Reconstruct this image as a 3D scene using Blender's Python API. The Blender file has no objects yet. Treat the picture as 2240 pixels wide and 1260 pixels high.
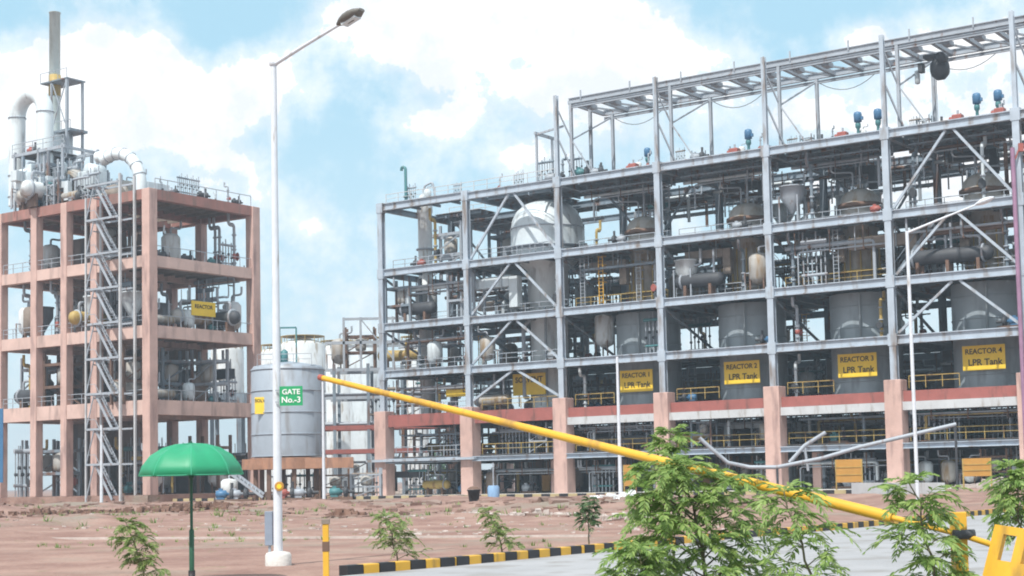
import bpy, math, random
from mathutils import Vector, Matrix, noise
random.seed(11)
R = math.radians
C = bpy.context.scene.collection
SC = bpy.context.scene
# ------------------------------------------------------------------ camera
H, F, ROLL, PITCH, YH, YAW = 1.7, 3462.6, -.021338, .077542, 776.33, .60798
FW = Vector((0, math.cos(PITCH), math.sin(PITCH)))
UP0 = Vector((0, -math.sin(PITCH), math.cos(PITCH)))
RT = Vector((math.cos(ROLL), 0, 0)) + UP0 * math.sin(ROLL)
UPV = Vector((-math.sin(ROLL), 0, 0)) + UP0 * math.cos(ROLL)
cd = bpy.data.cameras.new('camera'); cam = bpy.data.objects.new('camera', cd); C.objects.link(cam)
m = Matrix.Identity(4)
for i in range(3):
    m[i][0], m[i][1], m[i][2] = RT[i], UPV[i], -FW[i]
m[2][3] = H
cam.matrix_world = m
cd.sensor_width = 36; cd.lens = 36 * F / 2240; cd.shift_y = (YH - 630) / 2240; cd.clip_end = 8000; cd.clip_start = .5
SC.camera = cam

def at(x, y, Y):                       # point seen at a photo pixel at depth Y
    r = FW + RT * ((x - 1120) / F) - UPV * ((y - YH) / F); t = Y / r.y
    return Vector((r.x * t, Y, r.z * t + H))
def onz(x, y, z=0):                    # ground point seen at a photo pixel
    r = FW + RT * ((x - 1120) / F) - UPV * ((y - YH) / F); t = (z - H) / r.z
    return Vector((r.x * t, r.y * t, z))
def px(p):
    q = Vector(p) - Vector((0, 0, H)); w = q.dot(FW); return 1120 + F * q.dot(RT) / w
D1 = Vector((math.cos(YAW), -math.sin(YAW), 0)); D2 = Vector((math.sin(YAW), math.cos(YAW), 0)); Z = Vector((0, 0, 1))
O1 = Vector((-14.2935, 175.053, 0)); O2 = Vector((-38.083, 166.0, 0))
def W(u, v, z, o=O1): return o + D1 * u + D2 * v + Z * z

# ------------------------------------------------------------------ mesh builder
class MB:
    def __init__(s): s.v = []; s.f = []; s.sm = []
    def add(s, vs, fs, smooth=False):
        n = len(s.v); s.v += [tuple(v) for v in vs]; s.f += [tuple(i + n for i in f) for f in fs]; s.sm += [smooth] * len(fs)
    def box(s, a, b):
        (x0, y0, z0), (x1, y1, z1) = a, b
        vs = [(x0,y0,z0),(x1,y0,z0),(x1,y1,z0),(x0,y1,z0),(x0,y0,z1),(x1,y0,z1),(x1,y1,z1),(x0,y1,z1)]
        s.add(vs, [(0,3,2,1),(4,5,6,7),(0,1,5,4),(1,2,6,5),(2,3,7,6),(3,0,4,7)])
    def bar(s, p, q, w, h, up=Z):      # box of width w, height h from p to q
        p = Vector(p); q = Vector(q); d = (q - p).normalized(); up = Vector(up)
        if abs(d.dot(up)) > .99: up = Vector((0, 1, 0))
        x = d.cross(up).normalized() * (w / 2); y = x.cross(d).normalized() * (h / 2)
        vs = [p-x-y, p+x-y, p+x+y, p-x+y, q-x-y, q+x-y, q+x+y, q-x+y]
        s.add(vs, [(0,3,2,1),(4,5,6,7),(0,1,5,4),(1,2,6,5),(2,3,7,6),(3,0,4,7)])
    def ibeam(s, p, q, w, h, up=Z, t=.06):
        p = Vector(p); q = Vector(q); d = (q - p).normalized(); up = Vector(up)
        if abs(d.dot(up)) > .99: up = Vector((0, 1, 0))
        x = d.cross(up).normalized(); y = x.cross(d).normalized()
        o = y * (h / 2 - t / 2)
        s.bar(p + o, q + o, w, t, y); s.bar(p - o, q - o, w, t, y); s.bar(p, q, t, h - 2 * t, y)
    def tube(s, pts, r, n=8, cap=True, r2=None):
        pts = [Vector(p) for p in pts]; k = len(pts); rings = []
        d0 = (pts[1] - pts[0]).normalized()
        up = Z if abs(d0.z) < .9 else Vector((1, 0, 0))
        x = d0.cross(up).normalized()
        for i, p in enumerate(pts):
            d = (pts[min(i+1, k-1)] - pts[max(i-1, 0)]).normalized()
            x = (x - d * x.dot(d)).normalized(); y = d.cross(x)
            rr = r if r2 is None else r + (r2 - r) * i / (k - 1)
            rings.append([p + (x * math.cos(a) + y * math.sin(a)) * rr for a in [2 * math.pi * j / n for j in range(n)]])
        vs = [v for g in rings for v in g]
        fs = [(i*n+j, i*n+(j+1) % n, (i+1)*n+(j+1) % n, (i+1)*n+j) for i in range(k-1) for j in range(n)]
        s.add(vs, fs, True)
        if cap: s.add(rings[0], [tuple(range(n))[::-1]]); s.add(rings[-1], [tuple(range(n))])
    def lathe(s, prof, n=20, c=(0, 0, 0), axis='z', smooth=True):
        vs = []
        for r, z in prof:
            for j in range(n):
                a = 2 * math.pi * j / n; x, y = r * math.cos(a), r * math.sin(a)
                vs.append({'z': (c[0]+x, c[1]+y, c[2]+z), 'x': (c[0]+z, c[1]+x, c[2]+y), 'y': (c[0]+x, c[1]+z, c[2]+y)}[axis])
        k = len(prof)
        s.add(vs, [(i*n+j, i*n+(j+1) % n, (i+1)*n+(j+1) % n, (i+1)*n+j) for i in range(k-1) for j in range(n)], smooth)
        s.add(vs[:n], [tuple(range(n))[::-1]]); s.add(vs[-n:], [tuple(range(n))])
    def build(s, name, mt, parent=None, bevel=0):
        me = bpy.data.meshes.new(name); me.from_pydata(s.v, [], s.f); me.materials.append(mt)
        me.polygons.foreach_set('use_smooth', s.sm); me.update()
        o = bpy.data.objects.new(name, me); C.objects.link(o)
        if parent: o.parent = parent
        if bevel:
            b = o.modifiers.new('b', 'BEVEL'); b.width = bevel; b.segments = 2; b.limit_method = 'ANGLE'
        return o
def bend(pts, r=.3, n=4):              # rounds the corners of a path
    pts = [Vector(p) for p in pts]; out = [pts[0]]
    for i in range(1, len(pts) - 1):
        a, b, c = pts[i-1], pts[i], pts[i+1]
        d1 = (a - b); d2 = (c - b); k = min(r, d1.length * .45, d2.length * .45)
        p, q = b + d1.normalized() * k, b + d2.normalized() * k
        for j in range(n + 1):
            t = j / n; out.append(p * (1-t)**2 + b * 2*t*(1-t) + q * t*t)
    return out + [pts[-1]]
def empty(name, loc, rz=0):
    o = bpy.data.objects.new(name, None); C.objects.link(o); o.location = loc; o.rotation_euler = (0, 0, rz); o.empty_display_size = .1; return o
def tag(o, label, cat, group=None):
    o['label'] = label; o['category'] = cat
    if group: o['group'] = group
    return o
def struct(o): o['kind'] = 'structure'; return o
KIDS = {}
def kids(o):
    return [c for c in bpy.data.objects if c.parent == o]
def proto_tree(o): return (o, [(c, kids(c)) for c in kids(o)])
def dup(tree, loc, rz=0, scale=None):
    o, ch = tree; r = o.copy(); C.objects.link(r); r.location = loc; r.rotation_euler = (0, 0, rz)
    if scale: r.scale = scale
    for c, gs in ch:
        d = c.copy(); C.objects.link(d); d.parent = r
        for g in gs: e = g.copy(); C.objects.link(e); e.parent = d
    return r

# ------------------------------------------------------------------ materials
def lin(c): return tuple(c) + (1,)
def mat(name, col, rough=.6, metal=0, var=.18, scale=1.2, stain=None, stain_amt=.0, bump=0, coat=0):
    m = bpy.data.materials.new(name); m.use_nodes = True; nt = m.node_tree; N = nt.nodes; L = nt.links
    b = N['Principled BSDF']; b.inputs['Roughness'].default_value = rough; b.inputs['Metallic'].default_value = metal
    tc = N.new('ShaderNodeTexCoord'); no = N.new('ShaderNodeTexNoise'); no.inputs['Scale'].default_value = scale; no.inputs['Detail'].default_value = 6; no.inputs['Roughness'].default_value = .65
    L.new(tc.outputs['Object'], no.inputs['Vector'])
    mx = N.new('ShaderNodeMix'); mx.data_type = 'RGBA'
    mr = N.new('ShaderNodeMapRange'); mr.inputs[1].default_value = .3; mr.inputs[2].default_value = .7
    L.new(no.outputs['Fac'], mr.inputs[0]); L.new(mr.outputs[0], mx.inputs['Factor'])
    mx.inputs['A'].default_value = lin([c * (1 - var) for c in col]); mx.inputs['B'].default_value = lin([min(1, c * (1 + var)) for c in col])
    out = mx.outputs['Result']
    if stain:
        mp = N.new('ShaderNodeMapping'); mp.inputs['Scale'].default_value = (1.6, 1.6, .35); L.new(tc.outputs['Object'], mp.inputs['Vector'])
        n2 = N.new('ShaderNodeTexNoise'); n2.inputs['Scale'].default_value = scale * 1.3; n2.inputs['Detail'].default_value = 8; L.new(mp.outputs[0], n2.inputs['Vector'])
        r2 = N.new('ShaderNodeMapRange'); r2.inputs[1].default_value = .62 - stain_amt * .3; r2.inputs[2].default_value = .75 - stain_amt * .2; L.new(n2.outputs['Fac'], r2.inputs[0])
        m2 = N.new('ShaderNodeMix'); m2.data_type = 'RGBA'; L.new(r2.outputs[0], m2.inputs['Factor']); L.new(out, m2.inputs['A']); m2.inputs['B'].default_value = lin(stain); out = m2.outputs['Result']
    L.new(out, b.inputs['Base Color'])
    if bump:
        bp = N.new('ShaderNodeBump'); bp.inputs['Strength'].default_value = bump; bp.inputs['Distance'].default_value = .05
        n3 = N.new('ShaderNodeTexNoise'); n3.inputs['Scale'].default_value = scale * 9; n3.inputs['Detail'].default_value = 5; L.new(tc.outputs['Object'], n3.inputs['Vector'])
        L.new(n3.outputs['Fac'], bp.inputs['Height']); L.new(bp.outputs[0], b.inputs['Normal'])
    return m
RUST = (.16, .07, .035)
M = dict(
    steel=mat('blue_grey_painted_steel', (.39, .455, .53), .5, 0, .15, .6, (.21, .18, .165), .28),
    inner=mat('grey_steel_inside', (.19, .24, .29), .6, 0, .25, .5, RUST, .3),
    deck=mat('deck_grating', (.09, .085, .085), .85, 0, .3, .8, RUST, .4),
    pink=mat('pink_painted_concrete', (.54, .37, .325), .85, 0, .13, .6, (.33, .22, .20), .36, .4),
    pinkbeam=mat('pale_pink_beam_paint', (.59, .425, .375), .85, 0, .12, .5, (.38, .27, .24), .32, .4),
    red=mat('dull_red_oxide_paint', (.32, .105, .09), .7, 0, .15, .8, (.15, .07, .06), .2),
    slabw=mat('pale_concrete', (.5, .52, .54), .8, 0, .1, .8, (.3, .28, .26), .2),
    silo=mat('slate_grey_cladding', (.27, .32, .355), .5, .0, .10, .5, (.18, .21, .23), .3),
    insul=mat('worn_insulation_cladding', (.40, .39, .37), .6, .1, .2, .8, (.26, .18, .10), .35),
    white=mat('white_vessel_paint', (.62, .66, .68), .55, 0, .1, .9, (.36, .33, .29), .3),
    alu=mat('aluminium_cladding', (.60, .67, .71), .5, .1, .1, .7, (.36, .39, .41), .3),
    tank=mat('galvanised_tank_plate', (.33, .38, .44), .5, .15, .12, .45, (.22, .22, .23), .35),
    yellow=mat('yellow_paint', (.68, .38, .035), .45, 0, .1, 1.5, (.30, .18, .05), .18),
    sign=mat('yellow_sign_face', (.86, .60, .04), .6, 0, .08, 1),
    mustard=mat('mustard_pipe_paint', (.42, .30, .09), .6, 0, .2, 1, RUST, .2),
    teal=mat('teal_machine_paint', (.06, .2, .22), .5, 0, .2, 1, RUST, .15),
    blue=mat('blue_motor_paint', (.06, .17, .32), .45, 0, .15, 1),
    redm=mat('red_machine_paint', (.36, .10, .08), .5, 0, .15, 1),
    ring=mat('faded_brown_orange_paint', (.36, .19, .12), .7, 0, .2, .8, (.2, .11, .08), .4),
    duct=mat('white_duct_cladding', (.70, .77, .80), .45, .1, .06, .6, (.45, .48, .5), .2),
    head=mat('grey_lamp_housing', (.13, .125, .115), .5, 0, .15, 4),
    orange=mat('orange_panel_paint', (.46, .24, .05), .55, 0, .12, 1),
    rust=mat('rusty_steel', (.15, .09, .065), .8, 0, .3, 1.5),
    brown=mat('brown_tarnished_plate', (.22, .18, .15), .7, 0, .3, 1),
    gpipe=mat('grey_pipe_paint', (.34, .38, .43), .5, 0, .12, 1, RUST, .1),
    dark=mat('dark_grey_paint', (.05, .055, .065), .6, 0, .3, 1),
    black=mat('black_paint', (.025, .025, .03), .6, 0, .3, 1),
    lamp=mat('white_lamp_post_paint', (.64, .68, .74), .45, 0, .07, 3, (.4, .38, .36), .1),
    conc=mat('concrete_block', (.62, .61, .59), .9, 0, .1, 2, (.4, .36, .32), .15, .3),
    green=mat('green_umbrella_cloth', (.015, .27, .13), .5, 0, .08, 3),
    roofbeam=mat('weathered_brown_red_paint', (.33, .16, .135), .8, 0, .15, .6, (.22, .14, .12), .4),
    seam=mat('pale_green_seam', (.06, .40, .24), .7, 0, .1, 5),
    greenpole=mat('dark_green_pole_paint', (.015, .09, .05), .5, 0, .15, 3),
    gsign=mat('green_sign_face', (.02, .33, .13), .5, 0, .05, 3),
    wtext=mat('white_lettering', (.8, .82, .8), .6, 0, .02, 3),
    ktext=mat('black_lettering', (.05, .035, .01), .6, 0, .1, 3),
    bark=mat('young_bark', (.13, .12, .07), .85, 0, .3, 20),
    darkwall=mat('added_dark_wall', (.13, .125, .125), .9, 0, .25, .5, (.07, .065, .06), .3),  # dark tone of the walls added to darken the interiors
    darkinfill=mat('added_brown_infill', (.17, .13, .115), .85, 0, .35, .45, (.07, .065, .07), .5),  # dark brown tone of the panels added inside the left building
    stack=mat('pale_green_grey_stack', (.55, .63, .62), .5, 0, .08, .5, (.40, .45, .43), .25),
    rubble=mat('pale_rubble', (.48, .42, .39), .9, 0, .2, 2, None, 0, .4),
    clod=mat('reddish_clods', (.22, .14, .115), .95, 0, .3, .3, (.28, .21, .18), .4, .4),
    rock=mat('brown_rubble', (.20, .12, .09), .9, 0, .3, 2, None, 0, .4),
    plastic=mat('white_plastic_sheet', (.75, .77, .78), .5, 0, .06, 3),
)
def leafmat(name, c1, c2):
    m = bpy.data.materials.new(name); m.use_nodes = True; nt = m.node_tree; N = nt.nodes; L = nt.links
    b = N['Principled BSDF']; b.inputs['Roughness'].default_value = .5
    ge = N.new('ShaderNodeNewGeometry'); mx = N.new('ShaderNodeMix'); mx.data_type = 'RGBA'
    L.new(ge.outputs['Random Per Island'], mx.inputs['Factor']); mx.inputs['A'].default_value = lin(c1); mx.inputs['B'].default_value = lin(c2)
    L.new(mx.outputs['Result'], b.inputs['Base Color'])
    tr = N.new('ShaderNodeBsdfTranslucent'); L.new(mx.outputs['Result'], tr.inputs['Color']); ms = N.new('ShaderNodeMixShader'); ms.inputs[0].default_value = .42
    L.new(b.outputs[0], ms.inputs[1]); L.new(tr.outputs[0], ms.inputs[2]); L.new(ms.outputs[0], N['Material Output'].inputs['Surface']); return m
M['leaf'] = leafmat('fresh_leaves', (.13, .24, .055), (.34, .46, .14))
M['leafdry'] = leafmat('olive_leaves', (.11, .20, .05), (.34, .42, .15))
M['leafdark'] = leafmat('dark_leaves', (.045, .11, .05), (.13, .21, .09))

def dirt_material():
    m = bpy.data.materials.new('reddish_dirt'); m.use_nodes = True; nt = m.node_tree; N = nt.nodes; L = nt.links
    b = N['Principled BSDF']; b.inputs['Roughness'].default_value = .95
    tc = N.new('ShaderNodeTexCoord')
    def nz(sc, det, lo, hi):
        n = N.new('ShaderNodeTexNoise'); n.inputs['Scale'].default_value = sc; n.inputs['Detail'].default_value = det; n.inputs['Roughness'].default_value = .65; L.new(tc.outputs['Object'], n.inputs['Vector'])
        r = N.new('ShaderNodeMapRange'); r.inputs[1].default_value = lo; r.inputs[2].default_value = hi; L.new(n.outputs['Fac'], r.inputs[0]); return r.outputs[0]
    def mixc(f, a, bcol):
        x = N.new('ShaderNodeMix'); x.data_type = 'RGBA'; L.new(f, x.inputs['Factor'])
        if isinstance(a, tuple): x.inputs['A'].default_value = lin(a)
        else: L.new(a, x.inputs['A'])
        x.inputs['B'].default_value = lin(bcol); return x.outputs['Result']
    c = mixc(nz(.35, 10, .40, .60), (.23, .13, .105), (.33, .21, .17))
    c = mixc(nz(.09, 6, .52, .64), c, (.25, .21, .17))
    c = mixc(nz(2.2, 8, .60, .72), c, (.13, .075, .055))
    c = mixc(nz(5.5, 6, .64, .70), c, (.42, .36, .32))
    c = mixc(nz(.6, 10, .62, .68), c, (.17, .16, .08))
    L.new(c, b.inputs['Base Color'])
    n = N.new('ShaderNodeTexNoise'); n.inputs['Scale'].default_value = 4; n.inputs['Detail'].default_value = 10; L.new(tc.outputs['Object'], n.inputs['Vector'])
    bp = N.new('ShaderNodeBump'); bp.inputs['Strength'].default_value = .7; bp.inputs['Distance'].default_value = .15; L.new(n.outputs['Fac'], bp.inputs['Height']); L.new(bp.outputs[0], b.inputs['Normal'])
    return m
M['dirt'] = dirt_material()
M['road'] = mat('pale_concrete_road', (.33, .33, .345), .85, 0, .12, .5, (.25, .24, .235), .42, .35)

def text(body, size, loc, parent, mt, ext=.01, rot=(R(90), 0, 0), ax='CENTER', sx=1):
    cu = bpy.data.curves.new('lettering', 'FONT'); cu.body = body; cu.size = size; cu.extrude = ext; cu.align_x = ax; cu.align_y = 'CENTER'
    cu.offset = size * .02; cu.resolution_u = 3; f = bpy.data.objects.new('t', cu); C.objects.link(f); bpy.context.view_layer.update()
    me = bpy.data.meshes.new_from_object(f.evaluated_get(bpy.context.evaluated_depsgraph_get())); bpy.data.objects.remove(f); me.materials.clear(); me.materials.append(mt)
    o = bpy.data.objects.new('lettering', me); C.objects.link(o); o.parent = parent; o.location = loc; o.rotation_euler = rot; o.scale = (sx, 1, 1); return o

# ------------------------------------------------------------------ ground, road, kerbs
K = [onz(*p) for p in ((560, 1285), (760, 1262), (1000, 1241), (1280, 1213), (1380, 1203), (1640, 1178), (1855, 1159), (2115, 1132), (2330, 1110))]
FK0, FK1 = W(-60, -17, 0), W(66, -24, 0)      # far kerb line, parallel-ish to the facades
FKn = (FK1 - FK0).normalized(); FKp = Vector((-FKn.y, FKn.x, 0))
def kerb_side(x, y):                           # >0 behind the near kerb
    best = 1e9; sgn = 1
    P = Vector((x, y, 0))
    for a, b in zip(K, K[1:]):
        d = b - a; t = max(0, min(1, (P - a).dot(d) / d.length_squared)); q = a + d * t; L_ = (P - q).length
        if L_ < best: best = L_; sgn = 1 if d.cross(P - q).z > 0 else -1
    return best * sgn
def hgt(x, y):
    P = Vector((x, y, 0)); s = (P - FK0).dot(FKp)          # <0 in front of the far kerb
    ks = kerb_side(x, y) if y < 90 else 20
    a = max(0, min(1, (ks - .6) / 5)); b = max(0, min(1, (-s - 1.0) / 10))
    n = noise.fractal(Vector((x * .09, y * .06, 0)), 1.0, 2.0, 5)
    mound = max(0, n - .05) * .7 + .09 * noise.fractal(Vector((x * .6, y * .35, 4)), .8, 2.1, 4)
    far = max(0, min(1, (y - 44) / 25))
    return a * b * (far * mound + .02 * (1 - far)) - .004
mb = MB(); xs = []; ys = []
y = 6.0
while y < 175: ys.append(y); y *= 1.018
ys += [200, 260, 400, 800, 1490]
nx = 150
for yy in ys:
    for i in range(nx + 1):
        sx_ = (i / nx * 2 - 1); x = sx_ * (yy * .42 + 6) if yy < 190 else sx_ * min(1490, yy * 1.6)
        mb.v.append((x, yy, hgt(x, yy) if yy < 190 else -.004))
for j in range(len(ys) - 1):
    for i in range(nx):
        a = j * (nx + 1) + i; mb.f.append((a, a + 1, a + nx + 2, a + nx + 1)); mb.sm.append(True)
struct(mb.build('ground', M['dirt']))
# ground behind and beside the camera
mb = MB(); mb.add([(-1490, -1490, -.35), (1490, -1490, -.35), (1490, 1490, -.35), (-1490, 1490, -.35)], [(0, 1, 2, 3)]); struct(mb.build('surrounding_ground', M['dirt']))
# road in front of the kerb
mb = MB(); top = [k + Vector((0, 0, .03)) for k in K]
near = [Vector((k.x * .1 + 2 + i * 1.2, 4, .03)) for i, k in enumerate(K)]
n = len(K); mb.add(top + near, [(i, i + n, i + 1 + n, i + 1) for i in range(n - 1)])
mb.add([top[-1], near[-1], Vector((60, 4, .03)), Vector((60, 66, .03))], [(0, 1, 2, 3)])
struct(mb.build('road', M['road']))
# painted kerb blocks near
def kerb_blocks(pts, step, w, h, gid, lab, cat='kerb'):
    root = empty('painted_kerb', pts[0]); tag(root, lab, cat); yb, kb = MB(), MB()
    tot = 0; i = 0; seg = list(zip(pts, pts[1:]))
    for a, b in seg:
        d = (b - a); Ln = d.length; d.normalize(); nn = Vector((-d.y, d.x, 0)); t = tot
        while t < Ln:
            e = min(t + step, Ln); p, q = a + d * (t + .01) - pts[0], a + d * (e - .005) - pts[0]
            (yb if i % 2 else kb).bar(p + nn * (w/2) + Z * (h/2), q + nn * (w/2) + Z * (h/2), w, h)
            i += 1; t = e
        tot = 0
    yb.build('yellow_blocks', M['yellow'], root, .02); kb.build('black_blocks', M['black'], root, .02)
    return root
kerb_blocks(K[1:], .42, .22, .2, 1, 'black and yellow painted kerb curving along the near concrete road')
M['kerbfar'] = mat('faded_kerb_paint', (.42, .35, .2), .9, 0, .15, .5)
root = empty('painted_kerb', FK0); tag(root, 'long faded black and yellow kerb in front of both buildings', 'kerb')
yb, kb = MB(), MB(); t = 0; Lf = (FK1 - FK0).length; i = 0
while t < Lf:
    p = FKn * t; q = FKn * (t + .94)
    (kb if i % 2 else yb).bar(p + Z * .14, q + Z * .14, .3, .3); t += .95; i += 1
yb.build('yellow_blocks', M['kerbfar'], root); kb.build('black_blocks', M['black'], root)
# pale strip across the dirt
mb = MB(); pts = [onz(x, yy) for x, yy in ((-60, 1182), (300, 1181), (640, 1180), (1000, 1178), (1290, 1176))]
for a, b in zip(pts, pts[1:]): mb.bar(a + Z * .03, b + Z * .03, .16, .10)
tag(mb.build('concrete_edging', M['rubble']), 'thin pale concrete edging line across the reddish dirt', 'edging')
# hard standing below both buildings
mb = MB(); mb.box((-4, -5, 0), (80, 60, .05)); o = mb.build('pavement', M['conc']); o.location = O1; o.rotation_euler.z = -YAW; struct(o)
mb = MB(); mb.box((-32, -2.2, 0), (2, 18, .72)); o = mb.build('raised_ground', M['dirt']); o.location = O2; o.rotation_euler.z = -YAW; struct(o)

# ------------------------------------------------------------------ main steel structure
BAY = 11.815
U = [i * BAY for i in range(8)]
LV = {'A': 3.8, 'B': 8.05, 'C': 13.3, 'D': 18.55, 'E': 24.6, 'F': 32.0}
ROWS = (0, 13, 23)
S = empty('steel_process_structure', O1, -YAW); tag(S, 'long blue grey steel frame structure on pink concrete pillars', 'process building')
for i in range(8):
    for v in ROWS:
        top_ = 9.7 if v == 0 else 8.0
        if i < 2 and v == 0: top_ = 9.3
        b = MB(); b.box((U[i]-.8, v-.8, 0), (U[i]+.8, v+.8, top_)); b.build('pillar', M['pink'], S, .06)
        b = MB(); zt = 32.3 if v else (41.1 if 2 <= i else 32.2)
        b.ibeam((U[i], v, top_), (U[i], v, 32.3), .62, .62, (0, 1, 0), .09)
        if zt > 33: b.ibeam((U[i], v, 32.3), (U[i], v, zt), .4, .4, (0, 1, 0), .07)
        if v == 0:
            for z in list(LV.values())[2:]: b.box((U[i]-.42, -.36, z-.55), (U[i]+.42, .3, z+.55))
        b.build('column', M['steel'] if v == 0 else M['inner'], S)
for u_ in (21.3, 50.5):
    b = MB(); b.box((u_-.4, 1.6, 0), (u_+.4, 2.4, 3.5)); b.build('short_pillar', M['pink'], S)
for i in range(7):
    for k, z in LV.items():
        b = MB()
        if k == 'A':
            b.ibeam((U[i]+.8, -.7, z), (U[i+1]-.8, -.7, z), .5, .5); b.bar((U[i]+.8, .0, z+.2), (U[i+1]-.8, .0, z+.2), 1.2, .12)
            if i == 0: b.bar((-1.6, -1.1, z+.06), (13.2, -1.1, z+.06), .5, .26)
            b.build('front_beam', M['steel'], S)
        elif k == 'B':
            b.bar((U[i]+.8, .1, z+.15), (U[i+1]-.8, .1, z+.15), .7, 1.3 if i < 2 else .95); b.build('red_beam', M['red'], S)
            if i > 1:
                b = MB(); b.bar((U[i]+.8, -.05, z-.72), (U[i+1]-.8, -.05, z-.72), .9, .75); b.build('slab_edge', M['slabw'], S)
        else:
            dz = .12 if i == 0 else 0
            b.ibeam((U[i]+.31, 0, z+dz), (U[i+1]-.31, 0, z+dz), .46, .8, Z, .09); b.build('front_beam', M['steel'], S)
for k, z in LV.items():
    b = MB()
    for v in ROWS[1:]:
        b.ibeam((0, v, z), (U[7], v, z), .4, .7, Z, .08)
    for i in range(8):
        for a, c in ((.35, 12.6), (13.4, 22.6)): b.ibeam((U[i], a, z), (U[i], c, z), .4, .65, Z, .08)
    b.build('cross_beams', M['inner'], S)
    # decks with openings, joists below
    for i in range(7):
        d = MB(); j = MB(); rr = random.Random(hash((k, i)) if False else i * 7 + ord(k))
        strips = [(.5, 3.2), (3.3, 9.2), (9.4, 12.6), (13.3, 17.6), (17.8, 22.6)]
        for si, (a, c) in enumerate(strips):
            x0, x1 = U[i] + .35, U[i+1] - .35
            if k == 'F':
                if i == 0 and si in (1,): continue
                if i == 1 and si == 0: continue
                if si == 4 and i % 2: continue
                if si == 2: x1 = x0 + (x1 - x0) * rr.uniform(.35, .6)
            elif k == 'E':
                if si in (2, 4) : continue
                if i == 0 and si == 1: x0 += 4
                if si == 3: x0 += rr.uniform(4, 7)
            elif k == 'D':
                if si == 4: x1 -= rr.uniform(5, 8)
                if i == 0 and si > 1: continue
            elif k == 'C':
                if si == 4: continue
                if i == 0 and si > 2: continue
            if x1 - x0 < 1: continue
            d.box((x0, a, z + .36), (x1, c, z + .44))
            y_ = a + .3
            while y_ < c: j.ibeam((x0, y_, z + .18), (x1, y_, z + .18), .16, .34, Z, .03); y_ += 1.25
            if si < 4:
                for q in (.25, .5, .75): j.bar((x0 + (x1-x0)*q, a, z + .02), (x0 + (x1-x0)*q, c, z + .02), .16, .3)
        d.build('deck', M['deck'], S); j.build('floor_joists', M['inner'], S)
# chevron bracing
for i in (1, 5):
    for lo, hi in (('E','F'), ('D','E'), ('C','D'), ('B','C')):
        if lo == 'B' and i == 5: continue
        for s in (-1, 1):
            mid = (U[i] + U[i+1]) / 2; b = MB()
            b.bar((mid + s*.35, .05, LV[hi]-.45), (mid + s * (BAY/2 - .5), .05, LV[lo] + .6 if lo != 'B' else 10), .22, .22); b.build('brace', M['steel'], S)
for i, v in ((2, 8.5), (4, 12.9), (0, 13)):
    b = MB(); b.bar((U[i]+1, v, LV['F']-.5), (U[i]+6.5, v, LV['E']+.5), .2, .2); b.bar((U[i+1]-1, v, LV['F']-.5), (U[i+1]-5.5, v, LV['E']+.5), .2, .2); b.build('brace', M['inner'], S)
for i in range(7):                              # vertical bracing between front and middle rows
    for lo, hi in (('D','E'), ('C','D')):
        b = MB(); b.bar((U[i], .6, LV[hi]-.5), (U[i], 12.4, LV[lo]+.6), .2, .2); b.build('brace', M['inner'], S)
# handrails along front and mid edges
def rail(b, x0, x1, v, z, mid=True):
    n = max(1, round((x1 - x0) / 1.7))
    for q in range(n + 1):
        x = x0 + (x1 - x0) * q / n; b.bar((x, v, z), (x, v, z + 1.1), .06, .06)
    b.bar((x0, v, z + 1.1), (x1, v, z + 1.1), .07, .07)
    if mid: b.bar((x0, v, z + .6), (x1, v, z + .6), .05, .05)
for k in ('A', 'B', 'C', 'D', 'E'):
    for i in range(7):
        b = MB(); z = LV[k] + .45
        if k == 'C' and i > 1: continue
        if k == 'E' and i > 1: rail(b, U[i] + .5, U[i+1] - .5, 3.1, z)
        elif k == 'D': rail(b, U[i] + .5, U[i+1] - .5, 2.2, z)
        else: rail(b, U[i] + .9, U[i+1] - (.9 if k != 'B' or i < 2 else 6.3), .9 if k != 'B' else 1.0, z + (.45 if k == 'B' else 0))
        b.build('handrail', M['mustard'] if (k in 'AB' and i) or (k == 'D' and i in (2, 4)) else M['gpipe'], S)
b = MB(); rail(b, .5, U[2]-.5, .3, 32.45); rail(b, .5, U[2]-.5, 12, 32.45); b.build('handrail', M['slabw'], S)
# dark walls added behind the lower storeys so they read as deep shade
b = MB()
b.box((U[0]+2, 22.2, .05), (U[7], 22.5, 7.6)); b.box((U[1]-4, 22.2, 8.5), (U[7], 22.5, 12.9)); b.build('added_rear_wall', M['darkwall'], S)
b = MB(); b.box((U[1]+6, 12.2, .05), (U[7], 12.45, 3.4)); b.build('added_partition', M['darkwall'], S)  # added dark partition that keeps the ground storey interior gloomy
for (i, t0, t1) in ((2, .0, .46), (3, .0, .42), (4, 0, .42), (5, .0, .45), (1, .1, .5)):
    b = MB(); b.box((U[i]+BAY*t0+.5, 11, 8.6), (U[i]+BAY*t1, 11.2, 12.9)); b.build('added_partition', M['darkwall'], S)  # added dark sheets in the bays, standing in for interior shade

# ------------------------------------------------------------------ roof pipe rack
PR = empty('roof_rack', W(U[2], 0, 32.4), -YAW); tag(PR, 'long open steel gantry frame on posts above the roof deck', 'roof gantry')
zr = 8.3; x0, x1 = .6, U[7] - U[2] + 2
for v in (1.6, 3.0, 8.6):
    b = MB(); b.ibeam((x0, v, zr), (x1, v, zr), .34, .6 if v < 2 or v > 8 else .4, Z, .07)
    if v in (1.6, 8.6): b.ibeam((x0, v, zr - .62), (x1, v, zr - .62), .22, .3, Z, .05)
    b.build('rail_beam', M['gpipe'], PR)
x = x0; b = MB(); k = 0
while x < x1:
    b.bar((x, 1.6, zr - .1), (x, 8.6, zr - .1), .34, .4)
    b.bar((x, 1.6, zr - .3), (x + 2.9, 8.6, zr - .3), .16, .16); b.box((x + .9, 3.4, zr - .55), (x + 1.6, 4.6, zr - .1))
    x += 2.95; k += 1
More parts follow.
